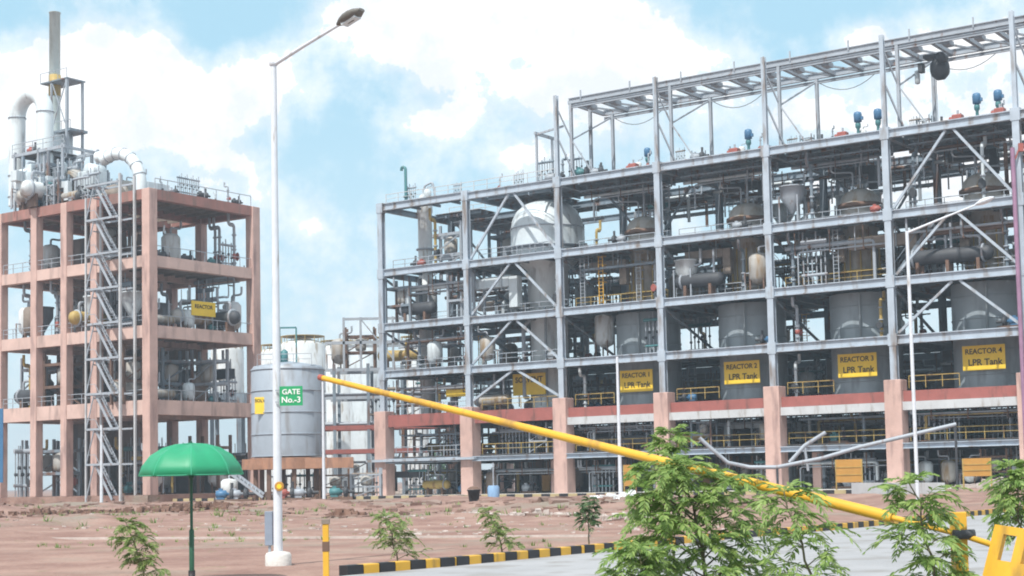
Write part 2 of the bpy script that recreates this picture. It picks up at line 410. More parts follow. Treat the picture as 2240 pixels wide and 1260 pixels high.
b.build('rungs', M['gpipe'], PR)
for i in range(2, 8):
    X = U[i] - U[2]
    for (dx, v) in ((.8, 1.6), (1.6, 8.6)) + (((1.1, 4.9),) if i == 2 else ()):
        if X + dx > x1: continue
        b = MB(); b.ibeam((X + dx, v, 0), (X + dx, v, zr - .25), .3, .3, (0, 1, 0), .05); b.build('post', M['gpipe'], PR)
    b = MB(); b.bar((X + .8, 1.6, 4.2), (X + 1.5, 8.6, zr - .6), .14, .14); b.bar((X + .8, 1.6, 4.2), (X + 3.4, 1.6, .2), .12, .12); b.bar((X, 0, 7.6), (X + .8, 1.6, 4.2), .12, .12)
    b.bar((X + .1, .1, 4.2), (X+1.2, 1.6, 0.2), .14, .14)
    b.build('brace', M['gpipe'], PR)
x = x0 + 1.5
while x < x1 - 2:                               # short brackets standing on the outer rail
    b = MB(); b.bar((x, 1.5, zr), (x, 1.5, zr + .95), .12, .12); b.build('bracket', M['gpipe'], PR); x += 5.9
for i in range(2, 7):
    X = U[i] - U[2]; P = [(X + 2 + t * 5.6 / 8, 8.6, zr - .8 - 1.0 * (1 - (t / 4 - 1) ** 2)) for t in range(9)]
    b = MB(); b.tube(P, .035, 5); tag(b.build('hanging_cable', M['dark']), ['first', 'second', 'third', 'fourth', 'fifth'][i-2] + ' sagging cable from the left under the roof gantry', 'cable', 'cables sagging under the roof gantry')
    o = C.objects[-1]; o.location = W(U[2], 0, 32.4); o.rotation_euler.z = -YAW
# chain hoist
p = W(*(62.4, 4.5, 39.2)); t = empty('chain_hoist', p, -YAW); tag(t, 'dark round chain hoist trolley hanging under the roof gantry', 'hoist')
b = MB(); b.lathe([(.1, -.8), (.7, -.7), (1.05, -.3), (1.05, .3), (.7, .7), (.1, .8)], 18, (.4, 0, -.9), 'x'); b.build('drum', M['dark'], t)
b = MB(); b.lathe([(.1, -.6), (.45, -.55), (.45, .55), (.1, .6)], 14, (1.0, -1.1, -.2), 'y'); b.build('motor', M['dark'], t)
b = MB(); b.box((-.9, -.7, .1), (.9, .6, .4)); b.box((-1.5, -.5, -1.0), (-1.1, .3, -.2)); b.build('trolley', M['dark'], t)
b = MB(); b.tube([(0, 0, -1.6), (0, 0, -6.2)], .04, 6); b.build('chain', M['gpipe'], t)
b = MB(); b.lathe([(.1, -1.7), (.25, -1.6), (.25, -.5), (.1, -.4)], 10, (-1.9, .4, -.2)); b.build('chain_bag', M['alu'], t)

# ------------------------------------------------------------------ tall vessels
ORD = ['first', 'second', 'third', 'fourth', 'fifth', 'sixth', 'seventh']
for i in range(2, 6):
    t = empty('clad_silo', W(U[i] + BAY/2 + .9, 6, 8.7), -YAW)
    tag(t, f'large slate grey round silo filling the {ORD[i]} bay of the steel structure', 'silo', 'slate grey silos in the steel structure')
    b = MB(); b.lathe([(3.3, 0), (3.3, 9.5)], 40); b.build('shell', M['silo'], t)
    b = MB()
    for z in (1.2, 3.4, 6.2, 8.2): b.lathe([(3.3, z), (3.36, z), (3.36, z + .1), (3.3, z + .1)], 40)
    b.build('band', M['silo'], t)
    b = MB(); b.tube([(-1.2, -3.1, 4.4), (-1.2, -3.5, 4.4), (-1.2, -3.5, 6.2)], .14); b.tube([(.9, -3.2, 5.2), (.9, -3.5, 5.2), (.9, -3.5, 9.3)], .12); b.build('pipe', M['silo'], t)
    t = empty('domed_vessel', W(U[i] + BAY/2 + .8, 6, 18.95), -YAW)
    tag(t, f'domed brown and grey insulated vessel above the silo in the {ORD[i]} bay', 'vessel', 'domed vessels above the silos')
    b = MB(); b.lathe([(1.55, 0), (1.55, 5.3), (1.7, 5.4), (1.75, 6.3), (1.75, 7.6)], 24); b.build('shell', M['insul'], t)
    b = MB(); b.lathe([(1.95, 7.6), (1.98, 8.0), (1.9, 8.1), (1.72, 8.7), (1.3, 9.15), (.7, 9.4), (.25, 9.5), (.25, 9.9)], 24); b.build('dome', M['insul'], t)
    b = MB(); b.lathe([(2.0, 7.55), (2.12, 7.55), (2.12, 7.95), (2.0, 7.95)], 24); b.build('flange', M['rust'], t)
    b = MB()
    for a in range(4):
        an = a * 1.57 + .5; b.tube(bend([(math.cos(an)*.6, math.sin(an)*.6, 9.3), (math.cos(an)*.6, math.sin(an)*.6, 10.1 + a * .5), (math.cos(an)*2.6, math.sin(an)*2.6, 10.1 + a*.5), (math.cos(an)*2.6, math.sin(an)*2.6, 12.8)]), .09, 6)
    b.build('nozzle_pipe', M['gpipe'], t)
    b = MB()
    for a in range(10):
        an = a * .628; b.bar((1.7*math.cos(an), 1.7*math.sin(an), 0.5), (1.7*math.cos(an), 1.7*math.sin(an), 4.8), .14, .1)
    b.lathe([(1.6, 1.4), (2.4, 1.4), (2.4, 1.5), (1.6, 1.5)], 20)
    b.build('ribs', M['mustard'], t)
t = empty('bulb_topped_vessel', W(18.2, 6, 8.7), -YAW); tag(t, 'big white vessel with rounded bulb top in the second bay', 'vessel')
b = MB(); b.lathe([(2.0, 0), (2.0, 11.5), (2.2, 11.6), (2.2, 15.2), (3.9, 16.6)], 32); b.build('lower_shell', M['duct'], t)
b = MB(); b.lathe([(3.9, 16.6), (3.95, 17.2), (3.95, 19.6), (3.8, 20.6), (3.3, 21.6), (2.5, 22.3), (1.4, 22.7), (.5, 22.8)], 36); b.build('bulb', M['alu'], t)
b = MB()
for z in (17.3, 19.6): b.lathe([(3.95, z), (4.02, z), (4.02, z+.15), (3.95, z+.15)], 36)
b.lathe([(4.1, 16.3), (4.9, 16.3), (4.9, 16.4), (4.1, 16.4)], 30)
for a in range(20):
    an = a * .314; b.bar((4.8*math.cos(an), 4.8*math.sin(an), 16.4), (4.8*math.cos(an), 4.8*math.sin(an), 17.5), .07, .07)
b.lathe([(4.8, 17.45), (4.86, 17.45), (4.86, 17.52), (4.8, 17.52)], 30)
b.build('platform', M['gpipe'], t)
b = MB(); b.tube(bend([(-1.6, -2, 1.5), (-1.6, -2.6, 1.5), (-1.6, -2.6, 9), (-.4, -2.6, 10)]), .22); b.tube([(1.0, -2.25, .4), (1.0, -2.25, 11)], .13); b.build('side_pipe', M['gpipe'], t)
t = empty('slim_column', W(1.9, 5.5, 8.7), -YAW); tag(t, 'slim white distillation column in the leftmost bay of the steel structure', 'column')
b = MB(); b.lathe([(.85, 0), (.85, 10.5), (1.25, 11), (1.25, 14.7), (.8, 15.2), (.8, 23.2), (.9, 23.3), (.9, 24.6), (.5, 25.3), (.2, 25.5)], 20); b.build('shell', M['white'], t)
b = MB()
for z in (4.2, 8.6, 16.4, 19.0): b.lathe([(.85, z), (1.05, z), (1.05, z + .16), (.85, z + .16)], 20)
b.build('flange', M['gpipe'], t)
b = MB(); b.tube(bend([(0, 0, 25.4), (0, 0, 26.4), (.9, .4, 26.8), (1.2, .4, 25.2)]), .12); b.build('vent', M['gpipe'], t)
t = empty('white_tank', W(24.9 + 1.2, 4.5, 14.1), -YAW); tag(t, 'short white upright tank on legs beside the third pillar from left', 'tank')
b = MB(); b.lathe([(.3, .9), (.9, 1.2), (1.05, 1.6), (1.05, 4.0), (.9, 4.2), (.3, 4.4)], 20); b.build('shell', M['white'], t)
for s in ((-.7, -.7), (.7, -.7), (.7, .7), (-.7, .7)): b = MB(); b.bar((s[0], s[1], -.3), (s[0], s[1], 1.6), .12, .12); b.build('leg', M['rust'], t)

# ------------------------------------------------------------------ yellow name boards
for n_, (xx, yy, nm, num) in enumerate(((1397, 832, 'third', '1'), (1620, 818, 'fourth', '2'), (1873, 805, 'fifth', '3'), (2138, 785, 'sixth', '4'))):
    i = n_ + 2
    t = empty('tank_sign', W(U[i] + BAY/2 + 1.35, 2.5, 11.4 - (.2 if n_ == 0 else 0)), -YAW); tag(t, f'yellow name board with black writing on the silo in the {nm} bay', 'sign', 'yellow name boards on the silos')
    b = MB(); b.box((-1.9, -.03, -1.1), (1.9, .03, 1.1)); b.build('board', M['sign'], t)
    text('REACTOR ' + num, .66, (0, -.05, .55), t, M['ktext'], sx=.95); text('LPR Tank', .78, (.1, -.05, -.42), t, M['ktext'])
    b = MB(); b.bar((-1.5, .2, -1.0), (-1.5, .2, 1.0), .1, .1); b.bar((1.5, .35, -1.0), (1.5, .35, 1.0), .1, .1); b.bar((-1.5, .1, 0), (-1.5, 1.2, 0), .1, .1); b.bar((1.5, .1, 0), (1.5, 1.2, 0), .1, .1); b.build('bracket', M['gpipe'], t)
for (u, v, z, w, h, lb) in ((8.6, 2.2, 11.3, 3.2, 1.3, 'yellow board behind the barrier arm in the leftmost bay'), (17.2, 3.4, 11.6, 4.2, 2.3, 'yellow board on the white vessel in the second bay')):
    t = empty('tank_sign', W(u, v, z), -YAW); tag(t, lb, 'sign'); b = MB(); b.box((-w/2, -.03, -h/2), (w/2, .03, h/2)); b.build('board', M['sign'], t)
    text('SOLVENT', h * .36, (0, -.05, h * .2), t, M['ktext']); b = MB(); b.bar((-w/3, .1, -h/2 - 1.2), (-w/3, .1, h/2), .1, .1); b.bar((w/3, .1, -h/2 - 1.2), (w/3, .1, h/2), .1, .1); b.build('post', M['gpipe'], t)

# ------------------------------------------------------------------ plant equipment prototypes
def P_riser(mt):
    t = empty('riser_pipe', (0, 0, 0)); b = MB(); b.tube(bend([(0, 0, 0), (0, 0, 3.4), (.0, .9, 3.4), (0, .9, 4.2)]), .16, 8); b.build('pipe', mt, t)
    b = MB()
    for z in (.5, 1.5, 2.6): b.lathe([(.16, z), (.27, z), (.27, z+.1), (.16, z+.1)], 10)
    b.build('flange', M['gpipe'], t)
    b = MB(); b.lathe([(.1, -.25), (.24, -.15), (.24, .15), (.1, .25)], 10, (0, 0, 1.05)); b.bar((0, 0, 1.05), (0, -.5, 1.05), .08, .08); b.lathe([(.28, -.52), (.33, -.5), (.28, -.48)], 12, (0, 0, 1.05), 'y'); b.build('valve', M['redm'] if mt is M['gpipe'] else M['dark'], t)
    return t
def P_manifold(mt):
    t = empty('pipe_manifold', (0, 0, 0)); b = MB(); b.tube([(-1.3, 0, 3.3), (1.3, 0, 3.3)], .17, 8); b.build('header', mt, t); b = MB(); b.tube([(-1.3, 0, .8), (1.3, 0, .8)], .12, 8); b.build('header', mt, t)
    b = MB()
    for q in range(6): b.tube([(-1.1 + q*.44, 0, 0), (-1.1 + q*.44, 0, 3.3 + (q % 3) * .4)], .07, 6)
    b.build('branch_pipes', M['gpipe'], t)
    b = MB()
    for q in range(6): b.lathe([(.06, -.14), (.15, -.08), (.15, .08), (.06, .14)], 8, (-1.1 + q*.44, 0, 1.6 + (q % 2) * .5)); b.bar((-1.1+q*.44, 0, 1.6+(q % 2)*.5), (-1.1+q*.44, -.3, 1.6+(q % 2)*.5), .05, .05)
    b.build('valves', M['dark'], t); return t
def P_pump(mt):
    t = empty('pump_set', (0, 0, 0)); b = MB(); b.box((-.95, -.35, 0), (.95, .35, .22)); b.build('baseplate', M['rust'], t)
    b = MB(); b.lathe([(.12, -.9), (.3, -.85), (.32, -.1), (.14, 0), (.1, .15)], 14, (0, 0, .62), 'x'); b.box((-.8, -.2, .2), (-.2, .2, .4)); b.box((-.65, -.1, .9), (-.35, .15, 1.08)); b.build('motor', mt, t)
    b = MB(); b.lathe([(.15, .2), (.42, .25), (.42, .5), (.2, .6)], 14, (0, 0, .62), 'x'); b.tube([(.38, 0, .9), (.38, 0, 1.5)], .12, 8); b.tube([(.55, 0, .62), (1.1, 0, .62)], .13, 8); b.box((.25, -.2, .2), (.5, .2, .4)); b.build('casing', M['dark'], t); return t
def P_drum(mt):
    t = empty('process_drum', (0, 0, 0)); b = MB(); b.lathe([(.15, .5), (.6, .65), (.85, 1.0), (.85, 2.7), (.6, 3.0), (.15, 3.1)], 18); b.build('shell', mt, t)
    for s in ((-.6, -.5), (.6, -.5), (0, .7)): b = MB(); b.bar((s[0], s[1], 0), (s[0], s[1], 1.3), .13, .13); b.build('leg', M['rust'], t)
    b = MB(); b.tube(bend([(0, 0, 3.0), (0, 0, 3.6), (1.2, 0, 3.6), (1.2, 0, 4.3)]), .1, 6); b.build('nozzle', M['gpipe'], t); b = MB(); b.tube([(-.8, 0, 1.5), (-1.3, 0, 1.5), (-1.3, 0, .1)], .08, 6); b.build('nozzle', M['gpipe'], t); return t
def P_exch(mt):
    t = empty('heat_exchanger', (0, 0, 0)); b = MB(); b.lathe([(.1, -2.1), (.45, -1.95), (.55, -1.7), (.55, 1.7), (.45, 1.95), (.1, 2.1)], 16, (0, 0, 1.25), 'x'); b.build('shell', mt, t)
    for s in (-1.1, 1.1): b = MB(); b.box((s-.12, -.45, 0), (s+.12, .45, .9)); b.build('saddle', M['rust'], t)
    b = MB(); b.lathe([(.55, -1.5), (.68, -1.5), (.68, -1.38), (.55, -1.38)], 16, (0, 0, 1.25), 'x'); b.tube(bend([(-1.2, 0, 1.7), (-1.2, 0, 2.5), (0, .3, 2.5), (0, .3, 3.8)]), .12, 6); b.build('nozzle', M['gpipe'], t); b = MB(); b.tube([(1.3, 0, 1.7), (1.3, 0, 3.6)], .1, 6); b.build('nozzle', M['gpipe'], t); return t
def P_cab(mt):
    t = empty('control_cabinet', (0, 0, 0)); b = MB(); b.box((-.5, -.25, .15), (.5, .25, 1.9)); b.build('body', mt, t)
    b = MB(); b.box((-.44, -.29, .25), (.44, -.255, 1.82)); b.box((.3, -.33, 1.0), (.36, -.29, 1.2)); b.build('door', M['gpipe'], t)
    b = MB(); b.tube([(-.2, 0, 1.9), (-.2, 0, 3.9)], .05, 6); b.tube([(.1, 0, 1.9), (.1, 0, 3.9)], .05, 6); b.build('conduit', M['gpipe'], t); return t
def P_tray(mt):
    t = empty('cable_tray', (0, 0, 0)); b = MB(); b.bar((-4.5, -.3, 3.2), (4.5, -.3, 3.2), .06, .2); b.bar((-4.5, .3, 3.2), (4.5, .3, 3.2), .06, .2)
    for q in range(19): b.bar((-4.5 + q*.5, -.3, 3.15), (-4.5 + q*.5, .3, 3.15), .08, .05)
    b.build('tray', mt, t)
    for q in (-3.5, 0, 3.5): b = MB(); b.bar((q, -.33, 3.1), (q, -.33, 4.3), .06, .06); b.bar((q, .33, 3.1), (q, .33, 4.3), .06, .06); b.bar((q, -.36, 3.08), (q, .36, 3.08), .06, .06); b.build('hanger', mt, t)
    b = MB()
    for q in range(4): b.tube([(-4.5, -.2 + q*.13, 3.24), (4.5, -.2 + q*.13, 3.24)], .045, 5)
    b.build('cables', M['black'], t); return t
def P_run(mt):
    t = empty('pipe_run', (0, 0, 0)); b = MB(); b.tube(bend([(-5.2, 0, 3.1), (3.6, 0, 3.1), (3.6, 0, .1)]), .17, 8); b.build('pipe', mt, t)
    b = MB(); b.tube(bend([(-5.2, .5, 3.3), (4.4, .5, 3.3), (4.4, 1.5, 3.3), (4.4, 1.5, 4.3)]), .11, 6); b.tube(bend([(-3.8, -.35, .1), (-3.8, -.35, 2.7), (5.2, -.35, 2.7)]), .08, 6); b.build('small_pipes', M['gpipe'], t)
    for q in (-4, -.5, 2.8): b = MB(); b.bar((q, -.5, 2.5), (q, .8, 2.5), .12, .12); b.bar((q, -.5, 2.5), (q, -.5, 4.3), .08, .08); b.bar((q, .8, 2.5), (q, .8, 4.3), .08, .08); b.build('hanger', M['rust'], t)
    return t
def P_duct(mt):
    t = empty('rectangular_duct', (0, 0, 0)); b = MB(); b.box((-2.4, -.45, 2.5), (2.2, .45, 3.4)); b.box((2.2, -.4, .6), (3.1, .4, 3.4)); b.box((-.5, -.5, 2.45), (-.38, .5, 3.45)); b.build('duct', mt, t, .03)
    for q in (-1.8, 1.5): b = MB(); b.bar((q, -.5, 2.4), (q, -.5, 4.3), .08, .08); b.build('hanger', M['gpipe'], t)
    return t
def P_hopper(mt):
    t = empty('feed_hopper', (0, 0, 0)); b = MB(); b.lathe([(.15, .9), (.2, 1.0), (.9, 2.1), (.9, 2.9), (1.0, 2.9), (1.0, 3.0), (.2, 3.1)], 16); b.build('cone', mt, t)
    for s in ((-.75, -.75), (.75, -.75), (.75, .75), (-.75, .75)): b = MB(); b.bar((s[0], s[1], 0), (s[0], s[1], 2.2), .1, .1); b.build('leg', M['gpipe'], t)
    return t
def P_frame(mt):
    t = empty('support_frame', (0, 0, 0)); b = MB()
    for x in (-1.4, 1.4):
        for v in (-.8, .8): b.bar((x, v, 0), (x, v, 4.1), .2, .2)
    for z in (1.6, 3.2):
        b.bar((-1.4, -.8, z), (1.4, -.8, z), .18, .2); b.bar((-1.4, .8, z), (1.4, .8, z), .18, .2); b.bar((-1.4, -.8, z), (-1.4, .8, z), .18, .2); b.bar((1.4, -.8, z), (1.4, .8, z), .18, .2)
    b.build('frame', mt, t); b = MB(); b.bar((-1.3, -.8, .2), (1.3, -.8, 1.5), .1, .1); b.bar((-1.3, -.8, 1.7), (1.3, -.8, 3.1), .1, .1); b.build('brace', mt, t)
    b = MB(); b.lathe([(.1, 1.75), (.5, 1.85), (.55, 2.1), (.55, 2.9), (.1, 3.1)], 12); b.build('pot', M['insul'], t); return t
def P_ladder(mt):
    t = empty('caged_ladder', (0, 0, 0)); b = MB(); b.bar((-.25, 0, 0), (-.25, 0, 4.6), .07, .07); b.bar((.25, 0, 0), (.25, 0, 4.6), .07, .07); b.build('stiles', mt, t); b = MB()
    for q in range(14): b.bar((-.25, 0, .3 + q*.32), (.25, 0, .3 + q*.32), .04, .04)
    b.build('rungs', mt, t); b = MB()
    for z in (2.2, 3.0, 3.8, 4.6):
        pp = [(.38*math.cos(a), -.35 + .45*math.sin(a) - .05, z) for a in [math.pi*(1 + q/6) for q in range(7)]]; b.tube([(-.38, 0, z)] + pp + [(.38, 0, z)], .03, 4)
    b.build('cage', mt, t); return t
def P_stair(mt):
    t = empty('steel_stair', (0, 0, 0)); b = MB()
    for v in (-.45, .45): b.bar((-1.9, v, .1), (1.9, v, 4.0), .06, .28); b.bar((-1.9, v, 1.1), (1.9, v, 5.0), .05, .06)
    b.build('stringer', mt, t); b = MB()
    for q in range(15): b.box((-1.85 + q*.26, -.42, .2 + q*.267), (-1.6 + q*.26, .42, .24 + q*.267))
    b.build('treads', M['deck'], t); return t
SPEC = {
 'riser': (P_riser, [('gpipe', 'pale grey'), ('mustard', 'mustard'), ('alu', 'silvery'), ('inner', 'dark grey')], 'riser pipe', 'pipe', 4.2),
 'manifold': (P_manifold, [('gpipe', 'pale grey'), ('teal', 'teal'), ('brown', 'brown')], 'pipe manifold', 'pipe manifold', 4.1),
 'pump': (P_pump, [('blue', 'blue'), ('teal', 'teal'), ('redm', 'red'), ('gpipe', 'grey')], 'pump set', 'pump', 1.6),
 'drum': (P_drum, [('white', 'white'), ('insul', 'tarnished'), ('alu', 'silvery'), ('brown', 'brown')], 'upright drum', 'drum', 4.3),
 'exch': (P_exch, [('insul', 'tarnished'), ('white', 'white'), ('mustard', 'mustard'), ('dark', 'dark')], 'lying heat exchanger', 'heat exchanger', 3.8),
 'cab': (P_cab, [('gpipe', 'pale grey'), ('orange', 'orange'), ('dark', 'dark')], 'control cabinet', 'cabinet', 3.9),
 'tray': (P_tray, [('gpipe', 'pale grey'), ('inner', 'dark grey')], 'hanging cable tray', 'cable tray', 4.3),
 'run': (P_run, [('alu', 'silvery'), ('mustard', 'mustard'), ('gpipe', 'pale grey'), ('rust', 'rusty')], 'overhead pipe run', 'pipes', 4.3),
 'duct': (P_duct, [('dark', 'dark'), ('brown', 'brown'), ('alu', 'silvery')], 'rectangular duct', 'duct', 4.3),
 'hopper': (P_hopper, [('gpipe', 'pale grey'), ('alu', 'silvery')], 'cone hopper', 'hopper', 3.1),
 'frame': (P_frame, [('inner', 'dark grey'), ('gpipe', 'pale grey'), ('rust', 'rusty')], 'support frame', 'frame', 4.1),
 'ladder': (P_ladder, [('gpipe', 'pale grey'), ('yellow', 'yellow')], 'caged ladder', 'ladder', 4.6),
 'stair': (P_stair, [('gpipe', 'pale grey'), ('inner', 'dark grey')], 'flight of steel stairs', 'stairs', 4.4),
}
PROT = {}
for k, (fn, cols, nm, cat, hh) in SPEC.items():
    for mk, cn in cols: PROT[k, mk] = fn(M[mk])
bpy.context.view_layer.update()
class Protos(dict):
    def __missing__(s, k):                     # a colour not made yet
        SPEC[k[0]][1].append((k[1], {'inner': 'dark grey', 'gpipe': 'pale grey', 'brown': 'brown', 'dark': 'dark', 'insul': 'tarnished', 'alu': 'silvery', 'mustard': 'mustard', 'rust': 'rusty', 'teal': 'teal', 'redm': 'red', 'orange': 'orange', 'white': 'white'}[k[1]]))
        o = SPEC[k[0]][0](M[k[1]]); s[k] = proto_tree(o); return s[k]
TREES = Protos({k: proto_tree(o) for k, o in PROT.items()})
PLACED = []                                   # (object, kind text, colour, place phrase, category)
def put(kind, mk, u, v, z, place, hmax=None, rz=0, sc=1, o=O1):
    TREES[kind, mk]; fn, cols, nm, cat, hh = SPEC[kind]; cn = dict(cols)[mk]
    s = sc if hmax is None else min(1.6, hmax / hh)
    sx_ = sc if kind in ('tray', 'run', 'riser', 'ladder', 'stair', 'manifold') else (s if kind not in ('pump', 'cab') else sc)
    szz = s if kind not in ('pump', 'cab') else sc
    ob = dup(TREES[kind, mk], W(u, v, z, o), -YAW + rz, (sx_, min(1.2, sx_), szz)); PLACED.append((ob, nm, cn, place, cat)); return ob
rng = random.Random(5)
LEVN = {'0': ('ground storey', .06, 3.3), 'A': ('storey below the red beams', 4.25, 3.1), 'B': ('storey on the red beams', 8.6, 4.2), 'C': ('storey above the yellow boards', 13.75, 4.3), 'D': ('storey of the vessels', 19.05, 5.1), 'E': ('topmost storey', 25.05, 6.5)}
BAYN = ['leftmost bay', 'second bay', 'third bay', 'fourth bay', 'fifth bay', 'sixth bay']
W_ = {'0': dict(pump=4, frame=2, manifold=3, drum=2, exch=2, cab=2, run=3, duct=1, riser=2),
      'A': dict(run=4, manifold=3, frame=3, pump=2, exch=2, tray=2, drum=1, duct=2, riser=2),
      'B': dict(exch=2, pump=2, manifold=2, frame=2, cab=1, drum=2, run=2, riser=2, tray=1),
      'C': dict(riser=3, manifold=2, frame=2, pump=2, run=1, drum=1, ladder=1),
      'D': dict(riser=4, manifold=3, drum=2, exch=2, frame=2, run=2, tray=2, hopper=1, ladder=1, stair=1, duct=1),
      'E': dict(riser=2, pump=3, manifold=1, tray=1, frame=1, ladder=1, hopper=1)}
NUM = {'0': 13, 'A': 14, 'B': 10, 'C': 10, 'D': 18, 'E': 7}
for lk, (ln, z0, hh) in LEVN.items():
    for i in range(6):
        pool = [k for k, w in W_[lk].items() for _ in range(w)]
        nn = NUM[lk] + (3 if i == 0 and lk in 'CDE' else 0)
        cells = [(a, c) for a in range(5) for c in ((1.9, 10.8, 16.5, 20) if lk in 'BCDE' else (1.8, 5.2, 9.5))]
        rng.shuffle(cells)
        n_ = 0
        for a, v in cells:
            if n_ >= nn: break
            uc = U[i] + 1.5 + a * 2.15 + rng.uniform(-.3, .3)
            if i >= 2 and lk in 'BC' and abs(uc - U[i] - BAY/2) < 3.6 and v < 9.6: continue
            if i >= 2 and lk == 'B' and a >= 3 and v < 10: continue
            if lk == 'D' and i >= 2 and abs(uc - U[i] - BAY/2) < 2.0 and 3 < v < 9: continue
            if i == 1 and lk in 'BCDE' and abs(uc - 18.2) < 2.9 and v < 9: continue
            if lk in 'C' and v > 12 and rng.random() < .5: continue
            k = rng.choice(pool); mk = rng.choice(SPEC[k][1])[0]
            if k in ('tray', 'run'): uc = U[i] + BAY/2 + rng.uniform(-.4, .4)
            if lk in 'BC' and i >= 2 and k in ('tray', 'run', 'duct') : v = max(v, 10.6)
            if lk == 'E' and i >= 2 and k in ('run', 'tray'): v = 16.5
            put(k, mk, uc, v + rng.uniform(-.4, .4), z0, f'in the {BAYN[i]} of the {ln}', hh if k in ('riser', 'manifold', 'tray', 'run', 'duct', 'frame', 'ladder', 'stair') else min(hh, SPEC[k][4] * 1.25), rng.choice((0, math.pi)) if k not in ('tray',) else 0)
            n_ += 1
# hanging dense pipework just under the roof deck and the vessel deck
for i in range(2, 6):
    for v in (4.0, 10.5, 14.5): put('run', rng.choice(('rust', 'alu', 'gpipe')), U[i] + BAY/2, v, 28.0, f'under the roof deck of the {BAYN[i]}', 4.0)
    put('tray', 'inner', U[i] + BAY/2, 2.2, 28.6, f'under the roof deck of the {BAYN[i]}', 3.4)
    put('duct', 'brown', U[i] + 3.5, 3.0, 20.6, f'under the vessel deck of the {BAYN[i]}', 3.9)
    put('duct', 'dark', U[i] + 4.5, 9.5, 28.4, f'under the roof deck of the {BAYN[i]}', 3.6)
# roof deck equipment
def agitator(x, y, v, mt, lb, grp, s=1):
    p = None
    t = empty('agitator_drive', (0, 0, 0)); b = MB(); b.lathe([(.35, 0), (.35, .2), (.18, .5), (.16, 1.3), (.3, 1.5), (.3, 1.9), (.2, 2.0)], 14); b.build('gearbox', M['teal'], t)
    b = MB(); b.lathe([(.2, 2.0), (.42, 2.1), (.45, 2.9), (.38, 3.15), (.1, 3.25)], 16); b.box((.35, -.15, 2.3), (.6, .15, 2.65)); b.build('motor', mt, t)
    b = MB(); b.box((-.6, -.6, -.1), (.6, .6, .06)); b.build('baseplate', M['rust'], t)
    r = FW + RT * ((x - 1120) / F) - UPV * ((y - YH) / F); tt = ((O1 + D2 * v).dot(D2)) / r.dot(D2); q = r * tt
    t.location = Vector((q.x, q.y, 32.5)); t.rotation_euler.z = -YAW; t.scale = (s * .85,) * 3; tag(t, lb, 'agitator', grp); return t
G_ = 'blue agitator drives on the roof deck'
for n_, (x, s) in enumerate(((1415, .9), (1637, 1), (1878, 1), (1922, 1), (2140, 1), (2187, 1))):
    agitator(x, 300, 3.4, M['blue'], ['leftmost', 'second', 'third', 'fourth', 'fifth', 'rightmost'][n_] + ' of the upright blue agitator drives on the roof deck', G_, s)
RB = [(1397, 'first'), (1622, 'second'), (1862, 'third'), (2118, 'fourth'), (2212, 'fifth')]
for n_, (x, od) in enumerate(RB):
    r = FW + RT * ((x - 1120) / F); tt = ((O1 + D2 * 2.6).dot(D2)) / r.dot(D2); q = r * tt
    t = empty('red_gear_unit', (q.x, q.y, 32.45), -YAW); tag(t, f'{od} small red gear unit from the left on the roof deck', 'gear unit', 'red gear units on the roof deck')
    b = MB(); b.box((-.45, -.4, 0), (.45, .4, .9)); b.build('housing', M['redm'], t, .08); b = MB(); b.lathe([(.1, -.8), (.3, -.75), (.3, -.45)], 12, (0, 0, .5), 'x'); b.build('motor', M['redm'], t); b = MB(); b.tube([(0, 0, .9), (0, 0, 1.3)], .1, 8); b.build('shaft', M['gpipe'], t)
kk = 0
for i in range(2, 6):
    for dx, kind, mk, sc in ((1.0, 'manifold', 'brown', .42), (3.4, 'pump', 'gpipe', 1.0), (8.0, 'drum', 'white', .38), (9.6, 'riser', 'gpipe', .5), (5.4, 'riser', 'inner', .4), (2.2, 'frame', 'inner', .42)):
        f = dup(TREES[kind, mk], W(U[i] + dx + rng.uniform(-.4, .4), 3.2 + rng.uniform(-1, 2), 32.45), -YAW, (sc, sc, sc)); PLACED.append((f, SPEC[kind][2], dict(SPEC[kind][1])[mk], f'on the roof deck above the {BAYN[i]}', SPEC[kind][3]))
for u, kind, mk, sc in ((2.2, 'manifold', 'gpipe', .6), (4.6, 'drum', 'alu', .5), (8.8, 'manifold', 'gpipe', .45), (14.5, 'riser', 'gpipe', .5), (17, 'manifold', 'gpipe', .5), (20.5, 'manifold', 'inner', .75), (22.6, 'riser', 'inner', .75), (21.5, 'pump', 'gpipe', 1.2), (24.2, 'manifold', 'inner', .7), (25.2, 'pump', 'teal', 1.3)):
    f = dup(TREES[kind, mk], W(u, 2.6, 32.45), -YAW, (sc, sc, sc)); PLACED.append((f, SPEC[kind][2], dict(SPEC[kind][1])[mk], 'on the roof deck near its left end', SPEC[kind][3]))
t = empty('hooked_vent_pipe', W(2.0, 2.0, 32.4), -YAW); tag(t, 'tall dark vent pipe with hooked top above the leftmost bay', 'vent pipe')
b = MB(); b.tube(bend([(0, 0, 0), (0, 0, 4.3), (-.55, 0, 4.4), (-.6, 0, 4.0)]), .17, 8); b.build('pipe', M['teal'], t); b = MB(); b.lathe([(.17, .9), (.3, .9), (.3, 1.05), (.17, 1.05)], 10); b.build('flange', M['teal'], t)
t = empty('lifting_frame', W(20.3, 1.2, 32.4), -YAW); tag(t, 'tall grey goalpost lifting frame on the roof beside the gantry', 'lifting frame')
b = MB(); b.bar((0, 0, 0), (0, 0, 5.4), .2, .2); b.bar((0, 3.0, 0), (0, 3.0, 5.4), .2, .2); b.build('post', M['gpipe'], t); b = MB(); b.bar((0, -.3, 5.4), (0, 3.8, 5.4), .2, .3); b.bar((0, 0, 5.3), (3.4, 0, 5.7), .16, .2); b.build('top_bar', M['gpipe'], t)

